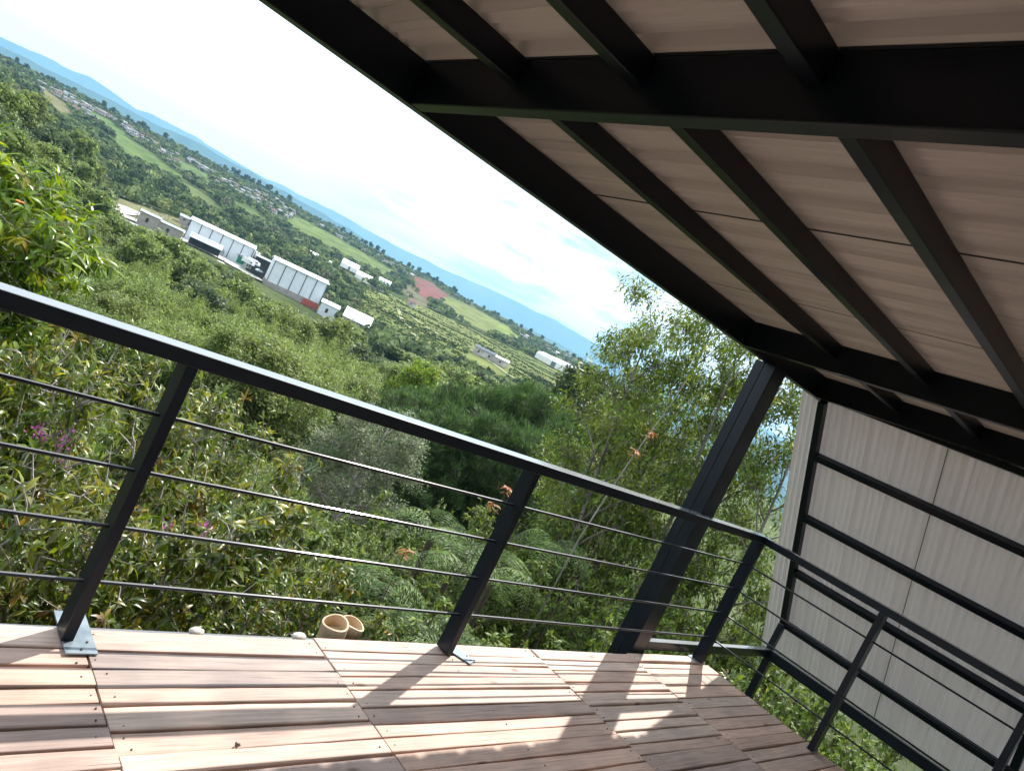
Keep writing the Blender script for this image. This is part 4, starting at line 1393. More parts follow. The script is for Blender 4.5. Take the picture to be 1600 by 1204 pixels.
while cnt < 400 and tries < 30000:
    tries += 1
    a = rc.uniform(2.5, 57)
    r_ = 48 * (345 / 48) ** rc.random() if a < 36 else 80 * (330 / 80) ** rc.random()
    x, y = CAM[0] + r_ * math.sin(R(a)), CAM[1] + r_ * math.cos(R(a))
    if is_open(np.array([x]), np.array([y]))[0]: continue
    if 40.5 > a > 32 and r_ < 80: continue
    gz = float(ground(x, y))
    rad = (2.0 + r_ * .0085) * rc.choice([.65, .85, 1.0, 1.25, 1.6])
    if r_ < 100: rad = min(rad, 3.4)
    if any((x - u) ** 2 + (y - v) ** 2 < (rad * 1.02 + w_ * .62) ** 2 * .42 for u, v, w_ in placed): continue
    top = gz + rad * 2 * rc.uniform(.9, 1.25)
    el_ = math.degrees(math.atan2(top - CAM[2], r_))
    lm = -4.3 if 13 < a < 23 else -5.1 if 23 <= a < 27 else -5.4 if 27 <= a < 29.9 else -4.35 if 29.9 <= a < 32.6 and r_ < 372 else -4.5 if 32.6 <= a < 38 else -3.4 if 38 <= a < 47 else 9
    if el_ > lm:
        top = CAM[2] + r_ * math.tan(R(lm))
        if top - gz < 3.5: continue
    placed.append((x, y, rad))
    k = int(rc.choice(4, p=[.4, .22, .26, .12]))
    kk_ = k
    if r_ < 110:
        k = 2 if k == 2 else 0
        kk_ = 5 if k == 2 else 4
    src = CT[kk_] if kk_ < 4 else CTN[kk_ - 4]
    o = src if not used[kk_] else copy_tree(src)
    used[kk_] = True
    s_ = rad / 3.3
    lab = ['green broadleaf tree in the wooded valley between the shrubs and the warehouses', 'dark green tree in the wooded valley between the shrubs and the warehouses',
           'yellowish green tree in the wooded valley between the shrubs and the warehouses', 'narrow green tree in the wooded valley between the shrubs and the warehouses'][k]
    place(o, x, y, gz - .3, rc.uniform(0, 6), (s_, s_, (top - gz) / 8), lab, 'tree', ['green broadleaf valley trees', 'dark green valley trees', 'yellowish valley trees', 'narrow valley trees'][k])
    cnt += 1

# --- distant woodland: reads as one mass
def clumps(name, pts, hs, ws, cols, faces=26, seed=3, fs_=(.16, .30)):
    r_ = np.random.default_rng(seed)
    N = len(pts)
    dirs = rand_dirs(r_, N * faces).reshape(N, faces, 3)
    dirs[..., 2] = np.abs(dirs[..., 2]) * 1.0 - .15
    rad = r_.uniform(.72, 1.05, (N, faces, 1))
    c = np.asarray(pts)[:, None, :] + dirs * rad * np.stack([ws, ws, hs], -1)[:, None, :] * .5 + np.stack([0 * ws, 0 * ws, hs * .42], -1)[:, None, :]
    nr = unit(dirs + r_.normal(size=dirs.shape) * .45)
    t = unit(np.cross(nr, r_.normal(size=dirs.shape)))
    b_ = np.cross(nr, t)
    s_ = (ws[:, None, None] * r_.uniform(fs_[0], fs_[1], (N, faces, 1)))
    V = np.stack([c - t * s_, c - b_ * s_ * .8, c + t * s_, c + b_ * s_ * .8], 2).reshape(-1, 3)
    Q = np.arange(len(V)).reshape(-1, 4)
    C = np.repeat((np.asarray(cols)[:, None, :] * r_.uniform(.6, 1.35, (N, faces, 1))).reshape(-1, 3), 4, 0)
    return raw_mesh(name, V, Q, C, M_LEAF_FAR)


rw = np.random.default_rng(8)
n_ = 60000
a = rw.uniform(1.5, 56, n_)
r_ = np.sqrt(rw.uniform(290 ** 2, 1850 ** 2, n_))
keep = rw.random(n_) < np.clip(.55 - .32 * (r_ - 700) / 1100, .18, .75) + .3 * (r_ < 450)
a, r_ = a[keep], r_[keep]
x, y = CAM[0] + r_ * np.sin(np.radians(a)), CAM[1] + r_ * np.cos(np.radians(a))
ok = ~is_open(x, y)
dens = vnoise(x, y, 75, 3) * .6 + vnoise(x, y, 28, 6) * .4
ok &= dens > .36 - .1 * rw.random(len(x))
z = ground(x, y)
el_ = np.degrees(np.arctan2(z - CAM[2], r_))
ok &= ~((a > 14) & (a < 22.4) & (r_ > 392) & (r_ < 500))
ok &= ~((a >= 22.4) & (a < 29.6) & (r_ > 375) & (r_ < 440))
ok &= ~((r_ <= 392) & (a > 12.5) & (a < 29.6) & (el_ > -4.6))
ok &= ~((a > 25.6) & (a < 32.4) & (el_ > -1.75) & (el_ < -.25) & (r_ < 850) & (vnoise(x, y, 30, 4) < .72))
ok &= ~((a > 29.5) & (a < 32.6) & (r_ < 372))
x, y, z, r_, dens, a = x[ok], y[ok], z[ok], r_[ok], dens[ok], a[ok]
hs = rw.uniform(5, 10, len(x)) * (1 + .3 * (dens > .6))
te = np.degrees(np.arctan2(z + hs * .92 - CAM[2], r_))
hs = hs * np.where(r_ > 1000, .75, 1.0)
lim = np.full(len(x), 9.0)
lim = np.where((r_ < 440) & (a > 13) & (a <= 23), -4.25, lim)
lim = np.where((r_ < 440) & (a > 23) & (a <= 27), -5.0, lim)
lim = np.where((r_ < 440) & (a > 27) & (a <= 29.9), -5.35, lim)
lim = np.where((r_ < 372) & (a > 29.9) & (a <= 32.6), -4.35, lim)
hs = np.clip(np.minimum(hs, (CAM[2] + r_ * np.tan(np.radians(lim)) - z) / .92), .8, 30)
ws = hs * rw.uniform(.8, 1.25, len(x))
pal = pick(rw, [(.09, .13, .055, 5), (.13, .18, .07, 4), (.045, .07, .035, 4.5), (.21, .26, .10, 2), (.15, .15, .09, .8)], len(x))
nr_ = r_ < 820
me = clumps('woodland', np.stack([x, y, z - .5], -1)[nr_], hs[nr_], ws[nr_], pal[nr_], 80, fs_=(.07, .15))
tag(link('woodland', me), 'mixed woodland on the slope around and behind the warehouses', kind='stuff')
me = clumps('woodland', np.stack([x, y, z - .5], -1)[~nr_], hs[~nr_], ws[~nr_], pal[~nr_], 30, fs_=(.11, .22))
tag(link('woodland', me), 'far mixed woodland covering the opposite hillside up to the ridge', kind='stuff')

# --- individual skyline trees on the ridge
sk = []
for k in range(3):
    t = plant('ridge_tree', rg, 11, 4.4, 14, 150, 7, 1.1, .7, DARKC, M_LEAF_FAR, bark=M_BARK_BROWN, trunk_r=.35, crown_lo=.35 if k else .12, shape='dome', spread=1, droop=0, lod=1, jitter=1.1)
    sk.append(t)
AZr = np.sort(rw.uniform(3.6, 51, 120))
for i, a_ in enumerate(AZr):
    # highest ground along this bearing
    rr_ = np.linspace(900, 1850, 60)
    xx, yy = CAM[0] + rr_ * math.sin(R(a_)), CAM[1] + rr_ * math.cos(R(a_))
    zz = ground(xx, yy)
    j = int(np.argmax((zz - CAM[2]) / rr_))
    r2 = rr_[j] + rw.uniform(-60, 30)
    x_, y_ = CAM[0] + r2 * math.sin(R(a_)), CAM[1] + r2 * math.cos(R(a_))
    o = sk[i] if i < 3 else copy_tree(sk[i % 3])
    s_ = rw.uniform(.5, 1.2)
    place(o, x_, y_, None, rw.uniform(0, 6), (s_ * rw.uniform(.8, 1.2), s_, s_ * rw.uniform(.8, 1.3)), 'dark tree standing on the far village ridge against the blue mountains', 'tree', 'trees on the village ridge')

# --- crop rows on the terraced hillside
rows_pts, rows_h, rows_w, rows_c = [], [], [], []
tp = FIELDS[12][0]
for i in range(24):
    e0 = -4.3 + i * .17 + rw.uniform(-.03, .03)
    dens_row = rw.uniform(.35, 1)
    drk = rw.random() < .4
    for a_ in np.arange(30.4, 50, .055):
        e_ = e0 - .055 * (a_ - 38) + .12 * math.sin(a_ * .5 + i * .05)
        if 39.8 < a_ < 43.3 and -3.3 < e_ < -1.9: continue
        if not inpoly(np.array([a_]), np.array([e_]), tp)[0] or rw.random() > dens_row: continue
        # find the ground on this sight line
        rr_ = np.geomspace(330, 1000, 60)
        xx, yy = CAM[0] + rr_ * math.sin(R(a_)), CAM[1] + rr_ * math.cos(R(a_))
        ee = np.degrees(np.arctan2(ground(xx, yy) - CAM[2], rr_))
        j = int(np.argmax(ee > e_))
        if j == 0: continue
        rows_pts.append((xx[j], yy[j], float(ground(xx[j], yy[j])) - .2))
        rows_h.append(rw.uniform(1.3, 2.4)); rows_w.append(rw.uniform(1.4, 2.4))
        rows_c.append((.025, .055, .018) if drk else (.07, .12, .03))
me = clumps('crop_rows', np.array(rows_pts), np.array(rows_h), np.array(rows_w), np.array(rows_c), 10)
tag(link('crop_rows', me), 'rows of low coffee bushes lining the terraced hillside', kind='stuff')
# leafy crop patch and grass stand close below the conifers
rows_pts, rows_h, rows_w, rows_c = [], [], [], []
for _ in range(2600):
    a_, r2 = rw.uniform(32.4, 38.2), rw.uniform(46, 76)
    r2 = round(r2 / 1.3) * 1.3 + rw.uniform(-.15, .15)
    x_, y_ = CAM[0] + r2 * math.sin(R(a_)), CAM[1] + r2 * math.cos(R(a_))
    rows_pts.append((x_, y_, float(ground(x_, y_)) - .1)); rows_h.append(rw.uniform(.7, 1.2)); rows_w.append(rw.uniform(.5, .9)); rows_c.append((.05, .13, .045))
me = clumps('vegetable_patch', np.array(rows_pts), np.array(rows_h), np.array(rows_w), np.array(rows_c), 10)
tag(link('vegetable_patch', me), 'patch of blue green crop plants in rows above the handrail', kind='stuff')

# near ground cover: low plants so no bare earth shows between the shrubs
gp = 14000
a = rw.uniform(0, 95, gp); r_ = 3.4 * (62 / 3.4) ** rw.random(gp)
x, y = CAM[0] + r_ * np.sin(np.radians(a)), CAM[1] + r_ * np.cos(np.radians(a))
okk = ~((x < .1) & (y < .3))
x, y = x[okk], y[okk]
tips = np.stack([x, y, ground(x, y) + rw.uniform(0, .5, len(x))], -1)
me = foliage('ground_cover', rw, tips, np.tile([[0, 0, 1.0]], (len(x), 1)), 12, .26, .34, UNDER, M_LEAF, spread=1, droop=0, curl=.6, lod=1, jitter=.35)
tag(link('ground_cover', me), 'low leafy ground cover under the shrubs', kind='stuff')

# ------------------------------------------------------------------ warehouses and yard
def G(az_, r_):
    q = P(az_, 0, r_)
    return np.array([q[0], q[1], float(ground(q[0], q[1]))])


def local_frame(azL, azR, r_, rR=None):
    """front line from azL to azR at distance r_: origin, unit along, unit back"""
    a_, b_ = P(azL, 0, r_), P(azR, 0, rR or r_)
    a_[2] = b_[2] = 0
    u = (b_ - a_)
    ln = np.linalg.norm(u)
    u /= ln
    bk = np.array([-u[1], u[0], 0])
    if bk @ (a_ - np.array([CAM[0], CAM[1], 0])) < 0: bk = -bk
    return a_, u, bk, ln


def warehouse(azL, azR, r_, elT, elB, depth, label, rR=None, base=0, extras=None, ridge=1.2):
    a_, u, bk, ln = local_frame(azL, azR, r_, rR)
    z0 = CAM[2] + r_ * math.tan(R(elB))
    z1 = CAM[2] + r_ * math.tan(R(elT))
    t = tag(empty('warehouse', (a_[0], a_[1], z0), math.atan2(u[1], u[0])), label, 'warehouse')
    sg = 1 if (np.cross(u, bk)[2] > 0) else -1
    H = z1 - z0
    D = depth * sg
    q_ = MB()
    y0_, y1_ = 0, D
    # body as a gabled box
    vs = [(0, y0_, -base), (ln, y0_, -base), (ln, y1_, -base), (0, y1_, -base), (0, y0_, H), (ln, y0_, H), (ln, y1_, H), (0, y1_, H), (0, D / 2, H + ridge), (ln, D / 2, H + ridge)]
    q_.add(vs, [(0, 1, 5, 4), (1, 2, 6, 9, 5), (2, 3, 7, 6), (3, 0, 4, 8, 7)])
    q_.build('wall', M_PALEBLUE, t)
    q_ = MB()
    e_ = .9 * sg
    th = .25
    for (ya, za, yb, zb) in ((-e_, H - .1, D / 2, H + ridge + .12), (D + e_, H - .1, D / 2, H + ridge + .12)):
        vs = [(-.8, ya, za), (ln + .8, ya, za), (ln + .8, yb, zb), (-.8, yb, zb), (-.8, ya, za + th), (ln + .8, ya, za + th), (ln + .8, yb, zb + th), (-.8, yb, zb + th)]
        q_.add(vs, [(0, 3, 2, 1), (4, 5, 6, 7), (0, 1, 5, 4), (1, 2, 6, 5), (2, 3, 7, 6), (3, 0, 4, 7)])
    q_.build('roof', M_WHITE, t)
    nb = int(ln // 5)
    for k in range(nb + 1):
        xk = ln * k / nb
        q_ = MB()
        q_.box(xk - .22, xk + .22, -.22 * sg, -.02 * sg, 0, H - .2)
        q_.build('pilaster', M_TRIM, t)
    if extras: extras(t, ln, H, D, sg)
    return t


def ex1(t, ln, H, D, sg):
    q_ = MB(); q_.box(ln - 6.2, ln - 2.2, -.32 * sg, -.05 * sg, 0, 3.6); q_.build('green_door', M_GREENPAINT, t)
    q_ = MB(); q_.box(ln - 7, ln - 1.5, -1.6 * sg, -.05 * sg, 4.6, 4.9); q_.build('door_canopy', M_WHITE, t)
    q_ = MB(); q_.box(ln * .36, ln * .60, -3.2 * sg, -.3 * sg, 2.9, 3.2); q_.build('side_canopy', M_TIN, t)
    for k in range(4):
        q_ = MB(); q_.box(ln * .36 + k * (ln * .08), ln * .36 + k * ln * .08 + .25, -3.1 * sg, -2.8 * sg, 0, 2.9); q_.build('canopy_post', M_DARK, t)
    for k in range(3):   # ribbed end bay
        q_ = MB(); q_.box(ln + .1 + k * 1.5, ln + .9 + k * 1.5, 0, D * .5, -.5, H - .6 - k * .3); q_.build('end_pier', M_WHITE, t)


def ex2(t, ln, H, D, sg):
    q_ = MB(); q_.box(-.3, ln + .3, -.5 * sg, D, -8.5, -.02); q_.build('base_wall', M_CONCRETE, t)
    q_ = MB(); q_.box(ln * .70, ln + .32, -.75 * sg, -.52 * sg, -3.6, -.3); q_.build('red_panel', M_REDPAINT, t)
    for k in range(3):
        q_ = MB(); q_.box(ln * (.68 + .15 * k), ln * (.68 + .15 * k) + .5, -.8 * sg, -.52 * sg, -8.4, -3.7); q_.build('base_pier', M_TRIM, t)


W1 = warehouse(17.75, 22.3, 440, -2.35, -3.75, 20, 'larger white warehouse with green door, the left one of the two', base=4, extras=ex1)
W2 = warehouse(23.95, 28.0, 400, -2.42, -4.05, 18, 'white warehouse on a grey base wall with red panel, the right one', rR=404, extras=ex2, base=0)


def shed(azL, azR, r_, elT, elB, depth, wallm, roofm, name, label, cat, rise=.4, mono=True, rR=None, posts=False, group=None):
    a_, u, bk, ln = local_frame(azL, azR, r_, rR)
    z0 = CAM[2] + r_ * math.tan(R(elB))
    H = r_ * (math.tan(R(elT)) - math.tan(R(elB)))
    gz = float(ground(a_[0] + u[0] * ln / 2, a_[1] + u[1] * ln / 2))
    z0 = max(z0, gz + .3)
    t = tag(empty(name, (a_[0], a_[1], z0), math.atan2(u[1], u[0])), label, cat, group)
    sg = 1 if (np.cross(u, bk)[2] > 0) else -1
    D = depth * sg
    dn = max(0, z0 - gz) + 1
    if posts:
        for k in range(4):
            q_ = MB(); xk = ln * k / 3 * .97 + .1; q_.box(xk, xk + .3, .1 * sg, .4 * sg, -dn, H - .05); q_.build('post', M_DARK, t)
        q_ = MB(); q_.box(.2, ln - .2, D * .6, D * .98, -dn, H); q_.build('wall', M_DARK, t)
    else:
        q_ = MB(); q_.box(0, ln, 0, D, -dn, H); q_.build('wall', wallm, t)
        nw = max(1, int(ln // 6))
        for k in range(nw):
            q_ = MB(); xk = ln * (k + .35) / nw; q_.box(xk, xk + 1.4, -.06 * sg, -.01 * sg, H * .35, H * .7); q_.build('window', M_DARK, t)
    q_ = MB()
    e_ = .5 * sg
    if mono: secs = ((-e_, H, D + e_, H + rise),)
    else: secs = ((-e_, H, D / 2, H + rise), (D + e_, H, D / 2, H + rise))
    for (ya, za, yb, zb) in secs:
        vs = [(-.5, ya, za + .02), (ln + .5, ya, za + .02), (ln + .5, yb, zb + .02), (-.5, yb, zb + .02), (-.5, ya, za + .2), (ln + .5, ya, za + .2), (ln + .5, yb, zb + .2), (-.5, yb, zb + .2)]
        q_.add(vs, [(0, 3, 2, 1), (4, 5, 6, 7), (0, 1, 5, 4), (1, 2, 6, 5), (2, 3, 7, 6), (3, 0, 4, 7)])
    q_.build('roof', roofm, t)
    return t


shed(22.6, 23.9, 425, -2.75, -3.6, 12, M_CONCRETE, M_TIN, 'frame_building', 'open concrete frame building between the two white warehouses', 'building', posts=True)
shed(28.15, 29.5, 398, -4.15, -5.1, 8, M_PALEBLUE, M_WHITE, 'small_shed', 'small pale blue shed attached right of the second warehouse, lower down', 'shed', rise=1.4)
shed(30.0, 32.1, 370, -4.05, -4.3, 9, M_CONCRETE, M_WHITE, 'small_shed', 'low shed with bright white roof standing apart right of the warehouses', 'shed', rise=4.6)
shed(14.7, 16.0, 400, -3.95, -4.8, 9, M_CONCRETE, M_TIN, 'block_building', 'low grey block building below the pale road', 'building', rise=.5)
shed(16.0, 17.6, 402, -4.2, -4.9, 8, M_CONCRETE, M_TIN, 'block_building', 'long grey block wall building between the road and the first warehouse', 'building', rise=.5)
shed(18.1, 20.3, 415, -4.05, -4.6, 9, M_TIN, M_TIN, 'open_shelter', 'blue grey tin shelter on posts in front of the first warehouse', 'shelter', rise=2.2, posts=True)
shed(14.2, 15.6, 330, -5.35, -5.75, 7, M_CONCRETE, M_TIN, 'ruined_shed', 'small rusty roofed hut in the trees below the yard', 'hut', rise=.9)
shed(5.2, 6.35, 230, -1.65, -2.6, 9, M_HOUSEWALL, M_WHITE, 'white_house', 'house with white roof at the left photo edge above the bright tree', 'house', rise=2.0, mono=False)
shed(40.1, 41.9, 520, -2.35, -2.85, 9, M_HOUSEWALL, M_TRIM, 'farmhouse', 'dark roofed farmhouse alone on the terraced hillside', 'house', rise=1.6, mono=False)
shed(41.9, 43.0, 515, -2.5, -2.95, 7, M_HOUSEWALL, M_WHITE, 'farm_annex', 'white annex right of the dark roofed farmhouse', 'house', rise=1.2, mono=False)
shed(33.9, 34.6, 760, -.85, -1.15, 7, M_HOUSEWALL, M_TILE, 'red_roof_house', 'small house with red roof below the bare soil slope', 'house', rise=2.5, mono=False)
shed(17.0, 17.7, 520, -2.45, -2.75, 6, M_HOUSEWALL, M_TIN, 'roadside_house', 'little tin roofed house behind the pale road', 'house', rise=1.5, mono=False)

# white dome tarp beside the first warehouse
q_ = MB()
vs, fs = [], []
nu, nv = 16, 6
for j in range(nv):
    for i_ in range(nu):
        a_, b_ = 2 * math.pi * i_ / nu, (math.pi / 2) * j / (nv - 1)
        vs.append((5.2 * math.cos(b_) * math.cos(a_), 3.6 * math.cos(b_) * math.sin(a_), 3.0 * math.sin(b_) + .3 * math.sin(3 * a_) * math.cos(b_)))
for j in range(nv - 1):
    for i_ in range(nu):
        a_, b_ = j * nu + i_, j * nu + (i_ + 1) % nu
        fs.append((a_, b_, b_ + nu, a_ + nu))
q_.add(vs, fs)
o = q_.build('tarp_tent', M_PLASTIC, None, smooth=True)
q = P(20.6, -4.62, 404)
o.location = q
tag(o, 'rounded white tarpaulin tent below the first warehouse, right of the tin shelter', 'tent')


# --- roads and yard as sheets following the ground
def ribbon(name, pts, width, lift=.05, matr=None):
    """pts: (azimuth, distance)"""
    q_ = MB()
    P2 = []
    for (a0, r0), (a1, r1) in zip(pts[:-1], pts[1:]):
        for u in np.linspace(0, 1, 14)[:-1]:
            q = P(a0 + (a1 - a0) * u, 0, r0 + (r1 - r0) * u)
            P2.append(q[:2])
    P2 = np.array(P2)
    vs, fs = [], []
    for i_, p_ in enumerate(P2):
        d = P2[min(i_ + 1, len(P2) - 1)] - P2[max(i_ - 1, 0)]
        d /= np.linalg.norm(d)
        nrm = np.array([-d[1], d[0]])
        for k in range(5):
            v = p_ + nrm * width * (k / 4 - .5)
            vs.append((v[0], v[1], float(ground(v[0], v[1])) + lift))
    for i_ in range(len(P2) - 1):
        for k in range(4):
            a_ = i_ * 5 + k
            fs.append((a_, a_ + 1, a_ + 6, a_ + 5))
    q_.add(vs, fs)
    return tag(q_.build(name, matr or M_ROAD, None, smooth=True), kind='structure')


ribbon('road', [(12.6, 425), (14.0, 458), (15.6, 462), (17.4, 480), (20.0, 490), (24, 480), (26, 470)], 15, .5)
ribbon('yard', [(13.0, 405), (15.0, 425), (17.6, 428), (19.0, 425), (21.0, 424), (23.8, 410)], 20, .55)
ribbon('path', [(33.0, 640), (34.2, 560), (36.4, 470)], 3.5, .35, noise_mat('dry_track', (.20, .22, .10), (.30, .30, .16), .1, .9))
ribbon('path', [(32.6, 640), (37, 560), (43, 500), (47.5, 470)], 3.0, .35, bpy.data.materials['dry_track'])


# vehicles
def car(loc, rz, s_, matr, label, name='parked_car'):
    t = tag(empty(name, loc, rz), label, 'car' if name == 'parked_car' else 'truck')
    q_ = MB()
    if name == 'parked_car':
        pr = [(-2.1, .35), (-2.1, .85), (-1.9, 1.0), (-1.2, 1.45), (.5, 1.5), (1.1, 1.02), (2.0, .88), (2.15, .4)]
        W = .85
    else:
        pr = [(-3.6, .6), (-3.6, 2.9), (1.2, 2.9), (1.2, 1.0), (1.35, 1.0), (1.35, 2.5), (2.7, 2.4), (3.2, 1.5), (3.3, .6)]
        W = 1.15
    n_ = len(pr)
    vs = [(x_, -W, z_) for x_, z_ in pr] + [(x_, W, z_) for x_, z_ in pr]
    fs = [tuple(range(n_)), tuple(range(2 * n_ - 1, n_ - 1, -1))] + [(i_, i_ + n_, (i_ + 1) % n_ + n_, (i_ + 1) % n_) for i_ in range(n_)]
    q_.add(vs, fs)
    q_.build('body', matr, t)
    gx = (-1.1, .45, 1.05, 1.42) if name == 'parked_car' else (1.5, 2.75, 1.6, 2.3)
    q_ = MB(); q_.box(gx[0], gx[1], -W - .01, W + .01, gx[2], gx[3]); q_.build('windows', M_DARK, t)
    for wx in ((-1.3, 1.35) if name == 'parked_car' else (-2.4, 2.3)):
        for sy_ in (-1, 1):
            q_ = MB(); q_.tube([(wx, sy_ * (W - .15), .35), (wx, sy_ * (W + .04), .35)], .36 if name == 'parked_car' else .48, 10); q_.build('wheel', M_RUBBER, t)
    return t


q = G(15.7, 452); car((q[0], q[1], q[2] + .6), .3, 1, M_TRIM, 'dark car on the pale road left of the first warehouse')
q = P(22.65, -3.45, 414); car(q, -.9, 1, M_WHITE, 'white truck parked between the two warehouses', 'parked_truck')
q = P(22.3, -3.6, 412); car(q, -.9, 1, M_WHITE, 'white van like truck beside the white piers of the first warehouse', 'parked_truck')
q = P(23.2, -3.75, 406); car(q, .4, 1, M_PALEBLUE, 'light grey car at the left foot of the second warehouse')

# lamp posts along the yard
lp0 = None
for i_, (az_, r2) in enumerate([(13.2, 395), (14.6, 415), (15.3, 416), (15.9, 412), (16.4, 420), (16.9, 418), (17.3, 424)]):
    q = G(az_, r2)
    if lp0 is None:
        t = empty('street_lamp')
        q_ = MB(); q_.tube([(0, 0, 0), (0, 0, 9)], [.16, .09], 6); q_.build('pole', M_TRIM, t)
        q_ = MB(); q_.bar((0, 0, 8.9), (1.6, 0, 9.2), .12, .12); q_.build('arm', M_TRIM, t)
        q_ = MB(); q_.box(1.3, 2.1, -.18, .18, 9.15, 9.32); q_.build('lamp_head', M_WHITE, t)
        lp0 = t
    else: t = copy_tree(lp0)
    place(t, q[0], q[1], q[2], i_ * .9, (1, 1, rw.uniform(.75, 1.1)), 'thin grey lamp post standing along the pale road and yard', 'lamp post', 'lamp posts along the yard')


# greenhouses
def greenhouse(azL, azR, r_, elB, depth, label, h=5.5, rR=None, nspan=1):
    a_, u, bk, ln = local_frame(azL, azR, r_, rR)
    z0 = max(CAM[2] + r_ * math.tan(R(elB)), float(ground(a_[0] + u[0] * ln / 2 + bk[0] * depth * .5, a_[1] + u[1] * ln / 2 + bk[1] * depth * .5)))
    t = tag(empty('greenhouse', (a_[0], a_[1], z0), math.atan2(u[1], u[0])), label, 'greenhouse', 'white plastic greenhouses')
    sg = 1 if (np.cross(u, bk)[2] > 0) else -1
    w_ = depth / nspan
    for k in range(nspan):
        q_ = MB()
        vs, fs = [], []
        for x_ in (0, ln):
            for j in range(9):
                th = math.pi * j / 8
                vs.append((x_, sg * (k * w_ + w_ / 2 - w_ / 2 * math.cos(th)), h * .45 + h * .55 * math.sin(th) + k * depth * .02))
            vs.append((x_, sg * (k + 1) * w_, -1.5)); vs.append((x_, sg * k * w_, -1.5))
        n_ = 11
        fs = [tuple(range(n_ - 1, -1, -1)), tuple(range(n_, 2 * n_))] + [(i_, (i_ + 1) % n_, (i_ + 1) % n_ + n_, i_ + n_) for i_ in range(n_)]
        q_.add(vs, fs)
        q_.build('tunnel', M_PLASTIC, t)
    q_ = MB()
    q_.box(ln * .45, ln * .55, -.15 * sg, -.02 * sg, -1.4, h * .4)
    q_.build('door', M_TRIM, t)
    return t


greenhouse(25.8, 26.9, 720, -1.15, 22, 'left most white greenhouse of the cluster below the long green pasture', nspan=2)
greenhouse(26.8, 27.6, 715, -1.5, 18, 'lower white greenhouse in the left half of the cluster', nspan=2)
greenhouse(28.2, 29.6, 800, -.65, 40, 'large stepped white greenhouse in the middle of the cluster', nspan=4)
greenhouse(29.5, 30.8, 770, -.95, 34, 'white greenhouse with dark gaps right of the large stepped one', nspan=3)
greenhouse(30.9, 32.0, 740, -1.25, 22, 'right most white greenhouse of the cluster, near the round dark trees', nspan=2)
greenhouse(31.2, 32.2, 860, -.5, 18, 'small white greenhouse at the upper right of the cluster', nspan=1)
greenhouse(44.6, 48.3, 640, -.35, 26, 'very long white greenhouse strip right of the terraced fields', h=6, nspan=2, rR=470)

# --- village houses along the ridge
def mk_house(i_):
    q_ = MB()
    w2, d2, h2 = [(9, 7, 3.2), (12, 8, 3.0), (7, 7, 5.2), (16, 8, 3.4)][i_]
    q_.box(0, w2, 0, d2, -1.5, h2)
    q_.cur = 1
    q_.add([(-.5, -.5, h2), (w2 + .5, -.5, h2), (w2 + .5, d2 / 2, h2 + 1.5), (-.5, d2 / 2, h2 + 1.5), (-.5, d2 + .5, h2), (w2 + .5, d2 + .5, h2)], [(0, 1, 2, 3), (3, 2, 5, 4), (0, 3, 4), (1, 5, 2), (0, 4, 5, 1)])
    q_.cur = 2
    for k in range(int(w2 // 3)):
        q_.box(1 + k * 3, 2.2 + k * 3, -.08, -.01, .8, 2.2)
    return q_.build('village_house', [M_HOUSEWALL, [M_TILE, M_VROOF, M_TIN, M_VROOF][i_], M_DARK])


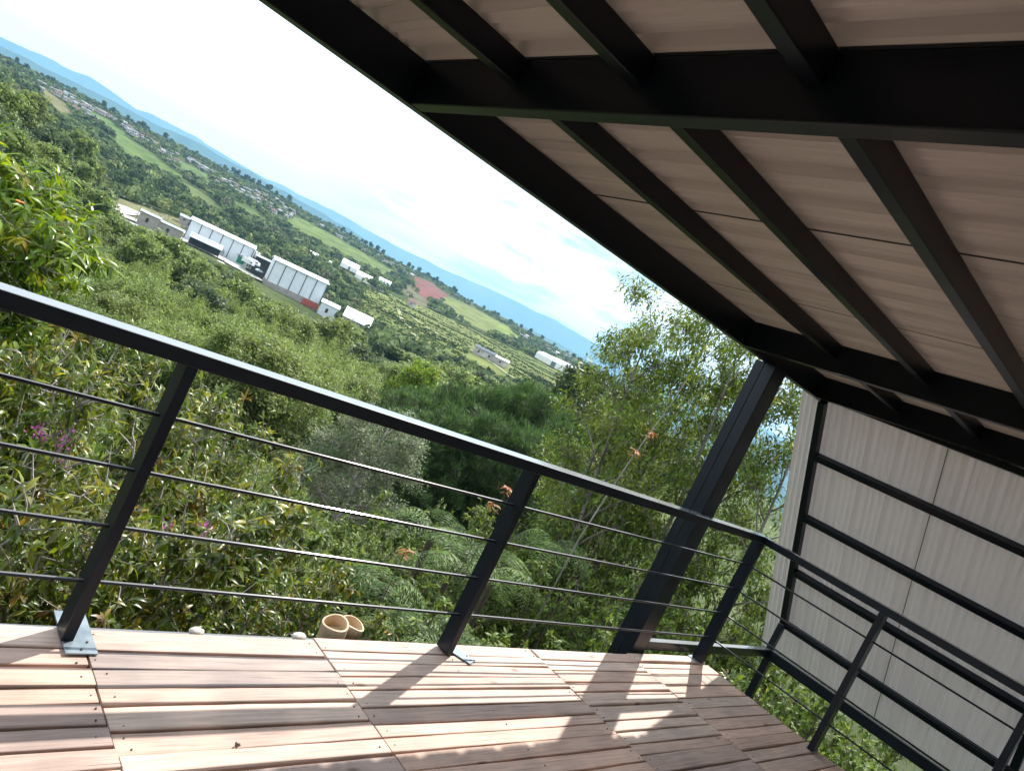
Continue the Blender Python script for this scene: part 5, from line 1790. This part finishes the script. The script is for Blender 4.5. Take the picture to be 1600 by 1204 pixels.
M_VROOF = noise_mat('weathered_roof', (.13, .135, .15), (.27, .27, .28), .2, .9, spec=.15)
VH = [mk_house(k) for k in range(4)]
vused = [False] * 4
vc = 0
bands = [(6.5, 10.5, .75, 1.4, 30), (9.5, 15.0, .7, 1.35, 34), (14.5, 21.0, .45, 1.3, 46), (19.5, 26.5, .5, 1.4, 42), (26.5, 33.5, .75, 1.1, 14), (37.5, 50.0, .2, .6, 22)]
for (a0, a1, e0, e1, nn) in bands:
    got = 0
    tr_ = 0
    while got < nn and tr_ < 2000:
        tr_ += 1
        a_ = rw.uniform(a0, a1)
        e_ = rw.uniform(e0, e1)
        rr_ = np.linspace(600, 1800, 90)
        xx, yy = CAM[0] + rr_ * math.sin(R(a_)), CAM[1] + rr_ * math.cos(R(a_))
        ee = np.degrees(np.arctan2(ground(xx, yy) - CAM[2], rr_))
        j = int(np.argmax(ee > e_))
        if j == 0 or is_open(np.array([xx[j]]), np.array([yy[j]]))[0]: continue
        k = int(rw.choice(4, p=[.3, .35, .2, .15]))
        o = VH[k]
        if vused[k]:
            o = o.copy(); COL.objects.link(o)
        vused[k] = True
        o.location = (xx[j], yy[j], float(ground(xx[j], yy[j])) + 1.9)
        o.rotation_euler = (0, 0, -R(a_) + rw.uniform(-.5, .5))
        s_ = rw.uniform(.55, 1.0)
        o.scale = (s_, s_, s_)
        tag(o, ['small village house with reddish tiled roof on the far ridge', 'low village house with grey roof on the far ridge', 'two storey village house with pale roof on the far ridge',
                'long village building with grey roof on the far ridge'][k], 'house', ['tile roofed village houses', 'grey roofed village houses', 'pale roofed village houses', 'long village buildings'][k])
        got += 1
        vc += 1

# ------------------------------------------------------------------ air
HAZE = True
if HAZE:
    q_ = MB()
    q_.box(-9000, 18500, -5000, 18500, -800, 1250)
    hz = q_.build('haze', noise_mat('haze_air', (1, 1, 1), (1, 1, 1)))
    mm = bpy.data.materials.new('air'); mm.use_nodes = True
    n = mm.node_tree; n.nodes.clear()
    out = n.nodes.new('ShaderNodeOutputMaterial')
    pv = n.nodes.new('ShaderNodeVolumePrincipled')
    pv.inputs['Color'].default_value = (.34, .66, 1.0, 1)
    pv.inputs['Density'].default_value = 6.8e-5
    pv.inputs['Anisotropy'].default_value = 0.2
    n.links.new(pv.outputs['Volume'], out.inputs['Volume'])
    hz.data.materials[0] = mm
    tag(hz, 'thin blue haze over the valley', kind='stuff')

for o in bpy.data.objects:
    if o.type == 'MESH' and o.parent is None and 'kind' not in o and 'category' not in o:
        print('UNTAGGED', o.name)

for o in bpy.data.objects:
    if o.parent is None and 'label' in o and len(o['label'].split()) > 16: print('LONG', o.name, o['label'])
